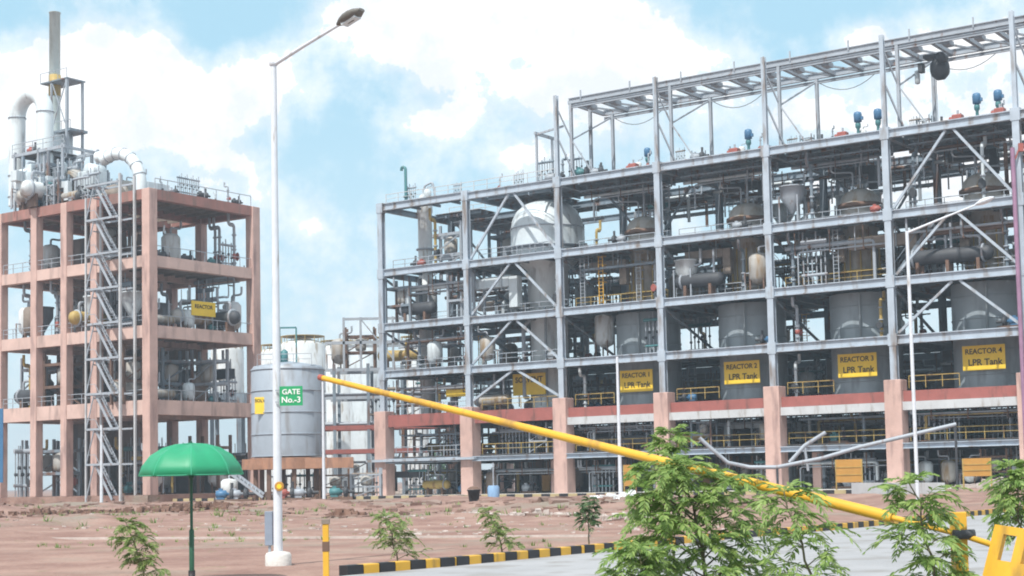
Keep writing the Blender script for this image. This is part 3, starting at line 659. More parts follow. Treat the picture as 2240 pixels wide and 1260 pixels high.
# ------------------------------------------------------------------ left concrete building
CU = [0, -8.33, -13.27, -18.39, -24.55]; CV = [0, 15.5]
L2 = [9.92, 17.93, 25.41, 32.57]
B2 = empty('concrete_process_frame', O2, -YAW); tag(B2, 'open pink concrete frame building with four storeys at left', 'process building')
for u in CU:
    for v in CV:
        b = MB(); w_ = .58 if u == 0 else .5; b.box((u-w_, v-w_, .72), (u+w_, v+w_, 33.1)); b.build('column', M['pink'], B2, .05)
for z, hb in zip(L2, (1.55, 1.3, 1.2, 1.1)):
    for a, c in zip(CU, CU[1:]):
        for v in CV: b = MB(); b.box((c+.5, v-.42, z-hb/2), (a-(.58 if a == 0 else .5), v+.42, z+hb/2)); b.build('edge_beam', M['roofbeam'] if z > 30 else M['pinkbeam'], B2)
    for u in CU:
        b = MB(); b.box((u-.4, .55, z-hb/2+.002), (u+.4, 14.95, z+hb/2-.002)); b.build('cross_beam', M['roofbeam'] if z > 30 else M['pinkbeam'], B2)
    d = MB(); j = MB()
    for a, c in zip(CU, CU[1:]):
        if not (z < 30 and a == 0 and False):
            x0, x1 = c + .42, a - .42
            rr = random.Random(int(z * 10 + a)); cut = rr.choice((3.5, 5, 0))
            d.box((x0, .42, z + .3), (x1, 6.6, z + .42)); d.box((x0, 6.9, z + .3), (x1 - cut, 15.0, z + .42))
            y_ = .9
            while y_ < 15: j.bar((x0, y_, z + .1), (x1, y_, z + .1), .2, .38); y_ += 1.7
    d.build('deck', M['deck'], B2); j.build('floor_joists', M['brown'], B2)
    if z < 32:
        b = MB(); rail(b, CU[-1] + .6, -8.9, -.2, z + hb/2); rail(b, -7.8, -.6, -.2, z + hb/2); b.build('handrail', M['gpipe'], B2)
b = MB(); b.box((-24.5, 15.1, .72), (-1, 15.4, 5.2)); b.build('added_rear_wall', M['darkwall'], B2)  # added wall that closes the bright back of the ground storey
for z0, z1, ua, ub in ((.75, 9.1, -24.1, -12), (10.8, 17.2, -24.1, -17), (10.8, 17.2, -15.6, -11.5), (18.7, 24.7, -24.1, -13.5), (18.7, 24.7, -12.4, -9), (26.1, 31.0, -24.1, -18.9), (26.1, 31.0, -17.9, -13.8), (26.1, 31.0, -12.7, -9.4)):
    b = MB(); b.box((ua, 8.8, z0), (ub, 9.0, z1)); b.build('added_partition', M['darkinfill'], B2)  # added panels hiding bright sky gaps, standing in for dark clutter
for z in (10.7, 18.6, 26.0, 33.2):
    b = MB()
    for q in range(9): b.bar((.2, .6 + q*1.8, z), (.2, .6 + q*1.8, z+1.1), .06, .06)
    b.bar((.2, .6, z+1.1), (.2, 15, z+1.1), .07, .07); b.build('handrail', M['gpipe'], B2)
W2 = {0: dict(pump=3, manifold=3, frame=2, drum=2, riser=2, run=2), 1: dict(frame=2, manifold=2, exch=2, drum=2, riser=3, run=2, duct=1), 2: dict(exch=3, drum=2, tray=1, run=3, manifold=2, hopper=1, frame=1), 3: dict(drum=3, riser=3, pump=2, run=1, frame=1)}
BN2 = ['rightmost bay', 'second bay from the right', 'third bay from the right', 'leftmost bay']
for li in range(4):
    z0 = .75 if li == 0 else L2[li-1] + .45
    for bi, (a, c) in enumerate(zip(CU, CU[1:])):
        pool = [k for k, w in W2[li].items() for _ in range(w)]
        wdt = a - c; nn = int(wdt / 1.5) + 4
        if li == 3: nn = max(3, nn // 2)
        for q in range(nn):
            k = rng.choice(pool); mk = rng.choice(SPEC[k][1])[0]
            v = rng.choice((1.6, 4.5, 8, 11.5, 14)); u = rng.uniform(c + 1.2, a - 1.2)
            if k in ('run', 'tray'):
                if bi: k = 'riser'; mk = 'gpipe'
                else: u = (a + c) / 2; 
            put(k, mk, u, v, z0 + (rng.choice((0, 2.6)) if k in ('run', 'duct') and li < 3 else 0), f'in the {BN2[bi]} of the {ORD[li]} storey, pink frame', 6.4 if k in ('riser', 'manifold', 'frame') else min(5.5, SPEC[k][4]*1.4), rng.choice((0, math.pi, math.pi/2)) if k not in ('run', 'tray') else 0, sc=.72 if k in ('run', 'tray') else 1, o=O2)
# items along the open right hand side
for (z, ln) in ((18.4, 'third'), (10.4, 'second'), (25.9, 'fourth')):
    for v, k, mk in ((3, 'exch', 'insul'), (7, 'drum', 'alu'), (11, 'pump', 'teal'), (13, 'manifold', 'gpipe')):
        if z > 25 and k in ('drum', 'exch'): k, mk = 'pump', 'dark'
        put(k, mk, -1.6, v, z, f'near the open right side of the {ln} storey, pink frame', 3.4, math.pi/2, o=O2)
t = empty('yellow_panel', W(-.9, 8.6, 21.0, O2), -YAW + math.pi/2); tag(t, 'yellow board hung in the third storey of the pink frame', 'sign')
b = MB(); b.box((-1.8, -.04, -.8), (1.8, .04, .8)); b.build('board', M['sign'], t); text('REACTOR', .6, (0, -.06, .2), t, M['ktext'])
b = MB(); b.bar((-1.5, .08, -2.4), (-1.5, .08, .8), .08, .08); b.bar((1.5, .08, -2.4), (1.5, .08, .8), .08, .08); b.build('post', M['gpipe'], t)

# stair tower in front of the pink frame
def at2(x, v):                                # u on the left building for pixel column x and depth v
    r = FW + RT * ((x - 1120) / F); o = O2 + D2 * v; tt = o.dot(D2) / r.dot(D2); return (r * tt - O2).dot(D1)
TW = at2(263, -2.6) - at2(188, -2.6)
ST = empty('stair_tower', W(at2(188, -2.6), -2.6, 0, O2), -YAW); tag(ST, 'tall galvanised steel stair tower zigzagging up the pink frame', 'stair tower')
b = MB()
for x in (0, TW):
    for v in (0, 2.0): b.bar((x, v, 0), (x, v, 34.6 if x else 32.6), .24 if x else .18, .24 if x else .18)
b.build('posts', M['slabw'], ST)
for q in range(9):
    z0 = .3 + q * 3.72; z1 = z0 + 3.72
    b = MB(); b.bar((1.3, .15, z1), (3.9, .15, z0), .08, .28); b.bar((1.3, .15, z1 + 1), (3.9, .15, z0 + 1), .05, .07); b.bar((1.3, 1.0, z1), (3.9, 1.0, z0), .08, .28)
    for s in range(11): b.box((1.3 + s*.25, .16, z1 - s*.355 - .1), (1.54 + s*.25, .96, z1 - s*.355 - .06))
    b.build('flight', M['gpipe'], ST)
    b = MB(); b.box((-.1, .05, z1 - .1), (1.3, 1.95, z1)); b.bar((0, -.05, z1), (TW, -.05, z1), .14, .22); b.bar((0, 2.0, z1), (TW, 2.0, z1), .14, .2); b.bar((0, 0, z1 + 1.05), (1.4, 0, z1 + 1.05), .05, .06); b.bar((0, 0, z0), (1.3, 0, z1), .1, .1); b.build('landing', M['gpipe'], ST)
b = MB()
for q in range(9): b = MB(); b.bar((0, 1.0, 3.9 + q*3.6), (0, 3.0, 3.9 + q * 3.6), .1, .12); b.build('wall_tie', M['gpipe'], ST)

# roof plant on the pink frame
ZR = 33.1
def topz(x, y, u, v):                         # height that projects to pixel row y
    P = W(u, v, 0, O2); best = min(range(0, 700), key=lambda k: abs((lambda q: YH - F * (q.dot(UPV) / q.dot(FW)))(Vector((P.x, P.y, k * .1 - H))) - y)); return best * .1
v0 = 8; u0 = at2(119, v0)
t = empty('chimney_stack', W(u0, v0, ZR, O2), -YAW); zt = topz(119, 28, u0, v0) - ZR
tag(t, 'tall grey metal chimney stack on the pink frame roof', 'chimney')
b = MB(); b.lathe([(.72, 0), (.66, zt*.4), (.64, zt - .1), (.70, zt - .1), (.70, zt)], 20); b.lathe([(.66, zt*.62), (.7, zt*.62), (.7, zt*.62+.12), (.66, zt*.62+.12)], 20); b.build('stack', M['stack'], t)
b = MB(); b.lathe([(.68, zt*.60), (.72, zt*.60), (.72, zt*.70), (.68, zt*.70)], 20); b.build('collar', M['mustard'], t)
zp = topz(119, 185, u0, v0) - ZR
t = empty('stack_platform', W(u0, v0 - .1, ZR, O2), -YAW); tag(t, 'grey steel service platform with tall leg round the chimney', 'platform')
b = MB(); b.box((-.9, -1.3, zp - .15), (3.9, 1.5, zp)); b.build('deck', M['inner'], t); b = MB(); b.box((.7, -1.2, zp*.62), (4.4, 1.4, zp*.62 + .3)); b.build('deck', M['inner'], t)
b = MB(); b.bar((3.7, -1.1, -1), (3.7, -1.1, zp), .3, .3); b.bar((3.7, 1.2, -1), (3.7, 1.2, zp), .25, .25); b.bar((.9, -1.1, zp*.62), (.9, -1.1, zp), .2, .2); b.bar((.9, -1.1, -1), (.9, -1.1, zp * .62), .25, .25); b.build('leg', M['gpipe'], t)
b = MB(); b.bar((.9, -1.1, zp), (3.7, -1.1, zp*.64), .1, .1); b.bar((3.7, -1.1, zp), (.9, -1.1, zp*.64), .1, .1); b.build('brace', M['gpipe'], t)
b = MB()
for x in (-.9, .7, 2.3, 3.9): b.bar((x, -1.3, zp), (x, -1.3, zp + 1.1), .06, .06)
b.bar((-.9, -1.3, zp + 1.1), (3.9, -1.3, zp + 1.1), .06, .06)
for x in (1.2, 2.8, 4.4): b.bar((x, -1.2, zp*.62 + .3), (x, -1.2, zp*.62 + 1.3), .06, .06)
b.bar((1.2, -1.2, zp*.62+1.3), (4.4, -1.2, zp*.62+1.3), .06, .06); b.build('railing', M['gpipe'], t)
b = MB(); b.lathe([(.1, 3.5), (1.1, 4.2), (1.2, 4.6), (1.2, zp*.62), (.6, zp*.62+.4)], 18, (1.6, 0, 0)); b.build('separator', M['alu'], t)
b = MB(); b.lathe([(1.22, 5.2), (1.24, 5.2), (1.24, 6.6), (1.22, 6.6)], 18, (1.6, 0, 0)); b.build('cladding_band', M['mustard'], t)
v1 = 3; ua, ub = at2(36, v1), at2(98, v1)
zt = topz(98, 200, ub, v1) - ZR; Lx = ub - ua
t = empty('arched_duct', W(ua, v1, ZR, O2), -YAW); tag(t, 'big white duct arching upside down U on the pink frame roof', 'duct')
b = MB(); pts = [(0, 0, 1.5), (0, 0, zt - Lx/2)] + [(Lx/2 - Lx/2*math.cos(a), 0, zt - Lx/2 + Lx/2*math.sin(a)) for a in [math.pi*q/14 for q in range(1, 14)]] + [(Lx, 0, zt - Lx/2), (Lx, 0, .0)]
b.tube(pts, .95, 20); b.build('duct', M['duct'], t)
b = MB()
for x in (0, Lx):
    for z in (2.5, 5.0, zt - Lx/2): b.lathe([(.95, z), (1.05, z), (1.05, z+.12), (.95, z+.12)], 20, (x, 0, 0))
b.build('flange', M['gpipe'], t)
v2 = 2.5; uc = at2(262, v2); ud = at2(330, v2)
t = empty('elbow_duct', W(uc, v2, ZR, O2), -YAW); tag(t, 'white ribbed elbow duct curving over at the roof corner of the pink frame', 'duct')
b = MB(); r_ = ud - uc - .9
pts = [(-1.9 - q*.8, 0, 1.0 + r_ + .2) for q in (2, 1)] + [(r_*math.sin(a) - .6, 0, 1.2 + r_*math.cos(a)) for a in [math.pi/2*q/10 for q in range(-3, 11)]] + [(r_ - .6, 0, -.2)]
b.tube(pts, .66, 18); b.build('duct', M['duct'], t)
b = MB()
for q in range(-2, 10, 2):
    a = math.pi/2*q/10; p = Vector((r_*math.sin(a) - .6, 0, 1.2 + r_*math.cos(a))); d = Vector((math.cos(a), 0, -math.sin(a))); b.tube([p, p + d*.1], .72, 18)
b.build('ribs', M['gpipe'], t)
b = MB(); b.lathe([(.1, 0), (1.3, 0), (1.35, .8), (.9, 1.5), (.1, 1.8)], 18, (-.6, -.2, 0)); b.build('fan_casing', M['brown'], t)
t = empty('blower_tower', W(at2(205, 4), 4, ZR, O2), -YAW); tag(t, 'pale boxed blower with rounded top beside the elbow duct on roof', 'blower')
b = MB(); b.box((-1.6, -1, 1.6), (1.2, 1, 4.2)); b.build('housing', M['alu'], t, .15); b = MB(); b.lathe([(.2, -1.0), (1.0, -.9), (1.0, .9), (.2, 1.0)], 18, (.2, 0, 4.0), 'y'); b.build('scroll', M['alu'], t)
for s in ((-1.4, -.8), (1.0, -.8), (-1.4, .8), (1.0, .8)): b = MB(); b.bar((s[0], s[1], 0), (s[0], s[1], 1.7), .2, .2); b.build('leg', M['gpipe'], t)
# dense plant on the roof
for q in range(56):
    u = rng.uniform(-24.5, -8.6); v = rng.choice((.9, 2.0, 4.5, 6.5, 9)); k = rng.choice(('frame', 'manifold', 'drum', 'exch', 'riser', 'pump', 'duct', 'drum', 'frame')); mk = rng.choice([c[0] for c in SPEC[k][1] if c[0] not in ('orange', 'redm', 'brown', 'mustard', 'rust', 'dark')] or ['gpipe'])
    lim = rng.uniform(4.5, 7.5) if u < -17 else rng.uniform(2.6, 4.2)
    put(k, mk, u, v, ZR + .05, 'on the left part of the pink frame roof' if u < -17 else 'on the middle part of the pink frame roof', lim if k != 'pump' else None, rng.choice((0, 1.57)), sc=1.3 if k == 'pump' else 1, o=O2)
t = empty('roof_annex_frame', W(-24.2, 1.5, ZR, O2), -YAW); tag(t, 'two level dark steel annex frame on the far left of the roof', 'frame')
b = MB()
for x in (0, 4.2, 8.4):
    for v in (0, 5): b.bar((x, v, 0), (x, v, 7.4), .25, .25)
for z in (3.4, 7.0):
    for v in (0, 5): b.bar((-.5, v, z), (8.8, v, z), .25, .35)
    for x in (0, 4.2, 8.4): b.bar((x, 0, z), (x, 5, z), .2, .3)
b.build('frame', M['gpipe'], t); b = MB(); b.box((-.4, .2, 3.5), (8.7, 4.8, 3.6)); b.build('deck', M['deck'], t); b = MB(); b.box((-.4, .2, 7.1), (5, 4.8, 7.2)); b.build('deck', M['deck'], t); b = MB(); rail(b, -.4, 8.7, -.1, 3.6); rail(b, -.4, 8.7, -.1, 7.2); b.build('railing', M['gpipe'], t)
for q, (u, z, k, mk) in enumerate(((-22.5, 36.7, 'drum', 'orange'), (-21, 36.7, 'exch', 'dark'), (-18.5, 36.7, 'drum', 'alu'), (-23.5, 40.4, 'pump', 'redm'))):
    if (k, mk) not in TREES: mk = 'insul'
    put(k, mk, u, 3.5, z, 'on the upper decks of the roof annex frame', 3.2 if k != 'pump' else None, 0, o=O2)
# small fittings along the right part of the roof
for q, (vv, k, mk, sc) in enumerate(((5.5, 'manifold', 'inner', .62), (7.2, 'manifold', 'gpipe', .62), (8.6, 'pump', 'dark', .9), (2.5, 'riser', 'inner', .35), (4.2, 'pump', 'gpipe', .7), (12.4, 'riser', 'gpipe', .62), (13.8, 'pump', 'dark', .8), (10.4, 'riser', 'alu', .3))):
    f = dup(TREES[k, mk], W(-.8, vv, ZR, O2), -YAW + 1.57, (sc,)*3); PLACED.append((f, SPEC[k][2], dict(SPEC[k][1])[mk], 'on the right edge of the pink frame roof', SPEC[k][3]))

# ------------------------------------------------------------------ silver tank between the buildings
T = Vector((-21.9, 154, 0)); t = empty('storage_tank', T); tag(t, 'round silver metal tank on orange legs between the two buildings', 'tank')
b = MB(); b.lathe([(3.55, 4.2), (3.55, 12.7), (3.3, 13.0), (.3, 13.5)], 48); b.build('shell', M['tank'], t)
b = MB()
for z in (4.2, 6.3, 8.4, 10.5, 12.55): b.lathe([(3.55, z), (3.62, z), (3.62, z+.09), (3.55, z+.09)], 48)
b.build('band', M['tank'], t)
b = MB(); b.lathe([(3.3, 3.0), (3.75, 3.0), (3.75, 4.1), (3.3, 4.1)], 40, smooth=False); b.bar((-4, -3, 3.5), (6.6, -3, 3.5), .3, 1.0); b.build('ring_beam', M['ring'], t)
for q in range(8):
    a = q * math.pi/4 + .3; b = MB(); b.bar((3.2*math.cos(a), 3.2*math.sin(a), 0), (3.2*math.cos(a), 3.2*math.sin(a), 3.05), .4, .4); b.build('leg', M['rust'], t)
b = MB(); rail(b, -2.6, 2.6, -2.2, 12.95); b.build('railing', M['gpipe'], t)
b = MB(); b.bar((-.6, -1, 13.1), (-.6, -1, 16.7), .14, .14); b.bar((1.0, -1, 13.1), (1.0, -1, 16.7), .14, .14); b.bar((-.6, -1, 16.7), (1.0, -1, 16.7), .14, .16); b.build('hoist_frame', M['teal'], t)
b = MB(); b.lathe([(.1, 13.2), (.35, 13.3), (.35, 14.4), (.1, 14.6)], 12, (-.2, -.8, 0)); b.build('agitator', M['teal'], t)
b = MB(); b.box((-2.75, -3.02, 8.3), (-.95, -2.96, 9.9)); s_ = b.build('name_plate', M['sign'], t); text('SOLVENT', .42, (-1.85, -3.04, 9.55), s_, M['ktext'])
for x, nm in ((-5.2, 'blue'), (-3.9, 'grey'), (.5, 'red'), (2.1, 'grey'), (5.5, 'teal')):
    mk = {'blue': 'blue', 'grey': 'gpipe', 'red': 'redm', 'teal': 'teal'}[nm]
    f = dup(TREES['pump', mk], T + Vector((x, -4.4, 0)), 0, (1.2,)*3); PLACED.append((f, 'pump set', nm, 'under the silver tank', 'pump'))
for x, k, mk in ((-6.5, 'drum', 'white'), (-1, 'manifold', 'gpipe'), (4.6, 'frame', 'rust'), (7.6, 'frame', 'gpipe'), (7.5, 'manifold', 'brown'), (1.2, 'manifold', 'teal')):
    f = dup(TREES[k, mk], T + Vector((x, 4.0 if x < 4 else -1, 0)), 0, (1, 1, .72)); PLACED.append((f, SPEC[k][2], dict(SPEC[k][1])[mk], 'behind or beside the silver tank', SPEC[k][3]))
# thin black service rod across the leaning ladder near the tank
t = empty('leaning_ladder', at(498, 1032, 100)); tag(t, 'pale metal ladder leaning down beside the green umbrella', 'ladder')
b = MB(); q = at(575, 1088, 100) - at(498, 1032, 100); b.bar((0, 0, 0), q, .12, .16); b.bar((0, .5, .2), q + Vector((0, .5, .2)), .12, .16)
b.build('stile', M['gpipe'], t)
b = MB()
for s in range(1, 9): b.bar(q * (s/9), q * (s/9) + Vector((0, .5, .2)), .06, .06)
b.build('rung', M['gpipe'], t)

# background tanks and pipe bridge between the buildings
for (x, y, w, Yd, lb, mk) in ((497, 752, 72, 215, 'white background tank seen through the pink frame', 'white'), (662, 742, 100, 235, 'wide white background tank right of the lamp post', 'white'), (800, 745, 72, 225, 'white background tank beside the left end of the steel structure', 'alu'), (905, 742, 60, 262, 'cream background tank seen through the leftmost bay', 'white'), (738, 752, 78, 250, 'white background tank in the middle of the gap between buildings', 'white'), (600, 760, 60, 262, 'small white background tank hidden partly by the lamp post', 'white')):
    p = at(x, y, Yd); r = w / F * Yd / 2
    t = empty('background_tank', (p.x, p.y, 0)); tag(t, lb, 'tank'); b = MB(); zb = at(x, 862, Yd).z if x < 500 else 0; b.lathe([(r, zb), (r, p.z - 1), (r*.9, p.z - .5), (r*.4, p.z - .05), (.2, p.z)], 28); b.build('shell', M[mk], t)
    if zb:
        b = MB()
        for sx_, sy_ in ((-1, -1), (1, -1), (1, 1), (-1, 1)): b.bar((sx_*r*.8, sy_*r*.8, 0), (sx_*r*.8, sy_*r*.8, zb), .5, .5)
        b.box((-r*1.2, -r*1.2, zb - 2.2), (r*1.2, r*1.2, zb)); b.build('support', M['inner'], t)
    b = MB()
    for q in range(14):
        a = q*.45; b.bar((r*.95*math.cos(a), r*.95*math.sin(a), p.z - 1), (r*.95*math.cos(a), r*.95*math.sin(a), p.z + .4), .08, .08)
    b.lathe([(r*.95, p.z+.35), (r*.97, p.z+.35), (r*.97, p.z+.42), (r*.95, p.z+.42)], 28); b.build('railing', M['mustard'], t)
PB = empty('pipe_bridge', (-21, 186, 0), 0); tag(PB, 'grey and red pipe bridge between the silver tank and steel structure', 'pipe bridge')
b = MB()
for x in (0, 4, 8, 12):
    for yy in (0, 5): b.bar((x, yy, 0), (x, yy, 15.5), .35, .35)
b.build('posts', M['inner'], PB); b = MB()
for z in (5.2, 8.0):
    for yy in (0, 5): b.bar((-2, yy, z), (14, yy, z), .4, .5)
b.build('red_beams', M['red'], PB); b = MB()
for z in (11.5, 14.8, 18):
    for yy in (0, 5): b.bar((-1, yy, z), (13, yy, z), .25, .35)
for x in (1.2, 3.2, 7.0, 10): b.bar((x, 0, 15), (x, 0, 21), .25, .25)
b.bar((1.2, 0, 20.8), (10, 0, 20.8), .2, .3); b.bar((3.2, 0, 20.8), (7, 0, 16), .15, .15)
b.build('upper_beams', M['gpipe'], PB); b = MB()
for q in range(7): b.tube([(-2, .6 + q*.7, 8.45 + (q % 2)*.1), (14, .6 + q*.7, 8.45)], .16 + (q % 3)*.05, 6); b.tube([(-2, .6 + q*.7, 12), (14, .6 + q*.7, 12)], .13, 6)
b.build('pipes', M['gpipe'], PB)
for x, k, mk, z in ((0.5, 'drum', 'insul', 15), (3, 'frame', 'mustard', 15), (5.5, 'manifold', 'brown', 8.6), (9, 'frame', 'rust', 8.6), (2, 'frame', 'inner', .1), (6, 'drum', 'brown', .1), (10, 'manifold', 'gpipe', .1), (7.5, 'exch', 'mustard', 15), (11, 'manifold', 'teal', 12.2)):
    if (k, mk) not in TREES: mk = 'rust' if k == 'frame' else 'gpipe'
    f = dup(TREES[k, mk], Vector((-21 + x, 188, z)), 0, (1.2,)*3); PLACED.append((f, SPEC[k][2], dict(SPEC[k][1])[mk], 'on the pipe bridge between the buildings', SPEC[k][3]))

# ------------------------------------------------------------------ labels of the plant equipment
from collections import defaultdict
grp = defaultdict(list)
for it in PLACED: grp[it[1:]].append(it[0])
POS = {1: [''], 2: ['left', 'right'], 3: ['leftmost', 'middle', 'rightmost']}
for (nm, cn, place, cat), obs in grp.items():
    obs.sort(key=lambda o: px(o.location)); n = len(obs)
    for q, o in enumerate(obs):
        pos = POS[n][q] if n in POS else ORD[q] + ' from left,' if q < 7 else 'further right'
        o['label'] = ' '.join(f'{pos} {cn} {nm} {place}'.split()[:16]); o['category'] = cat; o['group'] = nm + 's in the plant' if not nm.startswith('flight') else 'steel stairs in the plant'
for (o, ch) in TREES.values():
    for c, gs in ch:
        for g in gs: bpy.data.objects.remove(g)
        bpy.data.objects.remove(c)
    bpy.data.objects.remove(o)

# ------------------------------------------------------------------ orange screens, boxes, rubble at the ground storey
for x, y, Yd, w, h, lb in ((1378, 1040, 150, 1.3, 2.0, 'narrow orange panel standing in the ground storey below the third bay'), (1857, 1030, 132, 2.3, 1.9, 'orange square screen in the ground storey below the fifth bay'), (2137, 1022, 124, 2.2, 1.4, 'orange and yellow screen in the ground storey below the sixth bay')):
    p = at(x, y, Yd); t = empty('orange_screen', (p.x, p.y, 0), -YAW); tag(t, lb, 'screen'); b = MB(); b.box((-w/2, -.04, p.z - h/2), (w/2, .04, p.z + h/2)); b.build('sheet', M['orange'], t)
    b = MB(); b.bar((-w/2, 0, 0), (-w/2, 0, p.z + h/2), .1, .1); b.bar((w/2, 0, 0), (w/2, 0, p.z + h/2), .1, .1)
    for q in (.33, .66): b.bar((-w/2, -.06, p.z - h/2 + h*q), (w/2, -.06, p.z - h/2 + h*q), .06, .06)
    b.build('frame', M['mustard'], t)
def pile(c, rx, ry, h, n, mt, sz, name, lb, cat):
    b = MB(); rr = random.Random(int(c.x * 100 + c.y))
    for _ in range(n):
        a = rr.uniform(0, 6.28); d = rr.random() ** .6; x, y = math.cos(a)*d*rx, math.sin(a)*d*ry; z = h * (1 - d) * rr.uniform(.3, 1); s = sz * rr.uniform(.5, 1.4)
        vs = [Vector((x, y, z)) + Vector((rr.uniform(.5, 1)*i*s, rr.uniform(.5, 1)*j*s, rr.uniform(.3, .8)*k*s)) for i in (-1, 1) for j in (-1, 1) for k in (-1, 1)]
        b.add(vs, [(0,1,3,2),(4,6,7,5),(0,4,5,1),(2,3,7,6),(0,2,6,4),(1,5,7,3)])
    o = b.build(name, mt); o.location = c; tag(o, lb, cat); o['kind'] = 'stuff'; return o
for (x, y, rx, ry, h, n, mk, sz, lb) in (
  (1040, 1132, 1.6, 1.5, .3, 60, 'rubble', .12, 'low heap of pale broken concrete behind the right small sapling'),
  (1180, 1126, 1.8, 2, .25, 45, 'rubble', .14, 'scattered pale stones right of the sapling on the dirt'),
  (1390, 1140, 2.0, 2, .3, 70, 'rubble', .13, 'white broken rubble left of the big leafy tree'),
  (1390, 1101, 3.5, 3, .8, 80, 'plastic', .3, 'white rubble pile by the far kerb left of big tree'),
  (440, 1118, 6, 3, .5, 160, 'rock', .2, 'brown earth clods strewn left of the umbrella pole'),
  (110, 1125, 6, 3, .4, 120, 'rock', .2, 'brown earth clods strewn at the far left'),
  (757, 1127, .9, .9, .35, 30, 'rock', .2, 'dark brown rock heap left of the small sapling'),
  (1060, 1070, 5, 2, 1.2, 90, 'conc', .35, 'pale spoil heap at the foot of the second pillar'),
  (920, 1078, 4, 2, 1.1, 90, 'rubble', .3, 'pale spoil heap in front of the leftmost bay'),
  (2190, 1068, 4, 2, .9, 90, 'rubble', .3, 'pink spoil heap at the right edge by the steel structure')):
    g = onz(x, y); g.z = hgt(g.x, g.y) - .02
    pile(g, rx, ry, h, n, M[mk], sz, 'rubble_heap', lb, 'rubble')
rr = random.Random(9)
for q, (ya, yb_, n_, lo, hi) in enumerate(((1099, 1112, 420, .1, .5), (1112, 1135, 380, .06, .28), (1135, 1172, 260, .03, .12))):
    b = MB()
    for _ in range(n_):
        g = onz(rr.uniform(-40, 1650), rr.uniform(ya, yb_)); g.z = hgt(g.x, g.y); s = rr.uniform(lo, hi) * rr.choice((.5, .7, 1))
        vs = [g + Vector((rr.uniform(.4, 1.6)*i*s, rr.uniform(.5, 1)*j*s, rr.uniform(.2, .7)*k*s)) for i in (-1, 1) for j in (-1, 1) for k in (-1, 1)]
        b.add(vs, [(0,1,3,2),(4,6,7,5),(0,4,5,1),(2,3,7,6),(0,2,6,4),(1,5,7,3)])
    o = b.build('earth_clods', M[('clod', 'clod', 'rubble')[q]]); o['kind'] = 'stuff'; tag(o, ('big reddish earth clods along the far kerb', 'small reddish clods strewn over the middle of the dirt', 'tiny pale stones strewn over the near dirt')[q], 'earth')
g = onz(1037, 1103); t = empty('dark_bin', g); tag(t, 'dark brown bin standing in the dirt before the second pillar', 'bin')
b = MB(); b.lathe([(.3, 0), (.42, .9), (.46, .9), (.46, .98), (.38, .98), (.3, .4)], 14); b.build('body', M['black'], t); b = MB(); b.lathe([(.44, 1.0), (.3, 1.15), (.1, 1.2)], 14); b.build('lid', M['rust'], t)
g = onz(1080, 1091); t = empty('blue_barrel', g); tag(t, 'pale blue barrel with thin pole right of the second pillar', 'barrel')
b = MB(); b.lathe([(.45, 0), (.5, .3), (.5, .9), (.42, 1.1)], 14); b.build('body', mat('pale_blue_plastic', (.25, .42, .65), .5), t); b = MB(); b.tube([(0, 0, 1.1), (0, 0, 3.0)], .06, 6); b.build('pole', M['gpipe'], t)
# low concrete parapet by the right bays
mb = MB(); a = onz(1870, 1080); c = onz(2060, 1083); mb.bar(a + Z*.4, c + Z*.4, .5, .8); tag(mb.build('low_wall', M['slabw']), 'low pale concrete wall at the foot of the fifth pillar', 'wall')

# ------------------------------------------------------------------ lamp posts
def lamp(base, h, r0, r1, arm, lb, grp, big=False):
    t = empty('street_lamp', base); tag(t, lb, 'street lamp', grp)
    b = MB(); b.tube([(0, 0, 0), (0, 0, h*.5), (0, 0, h)], r0, 16, True, r1); b.build('pole', M['lamp'], t)
    if big:
        b = MB(); b.lathe([(.27, 0), (.27, .22), (.24, .27), (.12, .3)], 20); b.build('footing', M['conc'], t)
        b = MB(); b.lathe([(r1 + .01, h - .12), (r1+.03, h - .1), (r1 + .03, h + .02), (.02, h + .05)], 16); b.build('cap', M['lamp'], t)
    if arm:
        a = Vector(arm); b = MB(); b.tube([(0, 0, h - .1), a * .5 + Z * (h - .1) + Z * .01, a + Z * (h - .1)], r1*.75, 10, True, r1*.5); b.build('arm', M['lamp'], t)
        d = a.normalized(); e = a + Z * (h - .1); s = r1 / .055; b = MB()
        sd = d.cross(Z).normalized(); up = sd.cross(d)
        L_ = .62 * s; ws = [0, .09, .13, .14, .12, .05]; hs = [.03, .07, .10, .10, .08, .03]; vs = []
        for q in range(6):
            c_ = e + d * (L_ * q / 5 - .05)
            for k in range(8):
                an = k * math.pi/4; vs.append(c_ + sd * (math.cos(an) * (ws[q] + .03) * s) + up * (math.sin(an) * hs[q] * s + .02))
        b.add(vs, [(q*8+k, q*8+(k+1) % 8, (q+1)*8+(k+1) % 8, (q+1)*8+k) for q in range(5) for k in range(8)], True); b.add(vs[:8], [tuple(range(8))]); b.add(vs[-8:], [tuple(range(8))])
        hd = b.build('lamp_head', M['head'] if big else M['lamp'], t)
        if big: b = MB(); c0 = e + d * .12 - up * .065; c1 = e + d * .5 - up * .06; b.bar(c0, c1, .2, .05, up); b.build('lens', M['alu'], hd)
    return t
LB = at(609, 1240, 32.7); LB.z = 0; hh = at(599, 132, 32.7).z
tip = at(742, 54, 31.6); arm = tip - Vector((LB.x, LB.y, hh - .1))
lamp(LB, hh, .095, .062, arm, 'tall white street lamp in the foreground left of the barrier', 'white street lamps', True)
LP = C.objects[-1]
t = empty('junction_box', Vector((LB.x - .19, LB.y + .1, 0))); tag(t, 'grey electrical box on a stand behind the tall lamp post', 'junction box')
b = MB(); b.box((-.09, -.07, .42), (.07, .07, 1.12)); b.build('box', mat('blue_grey_enclosure', (.25, .30, .38), .5), t, .01); b = MB(); b.bar((0, 0, 0), (0, 0, .42), .05, .05); b.build('stand', M['gpipe'], t)
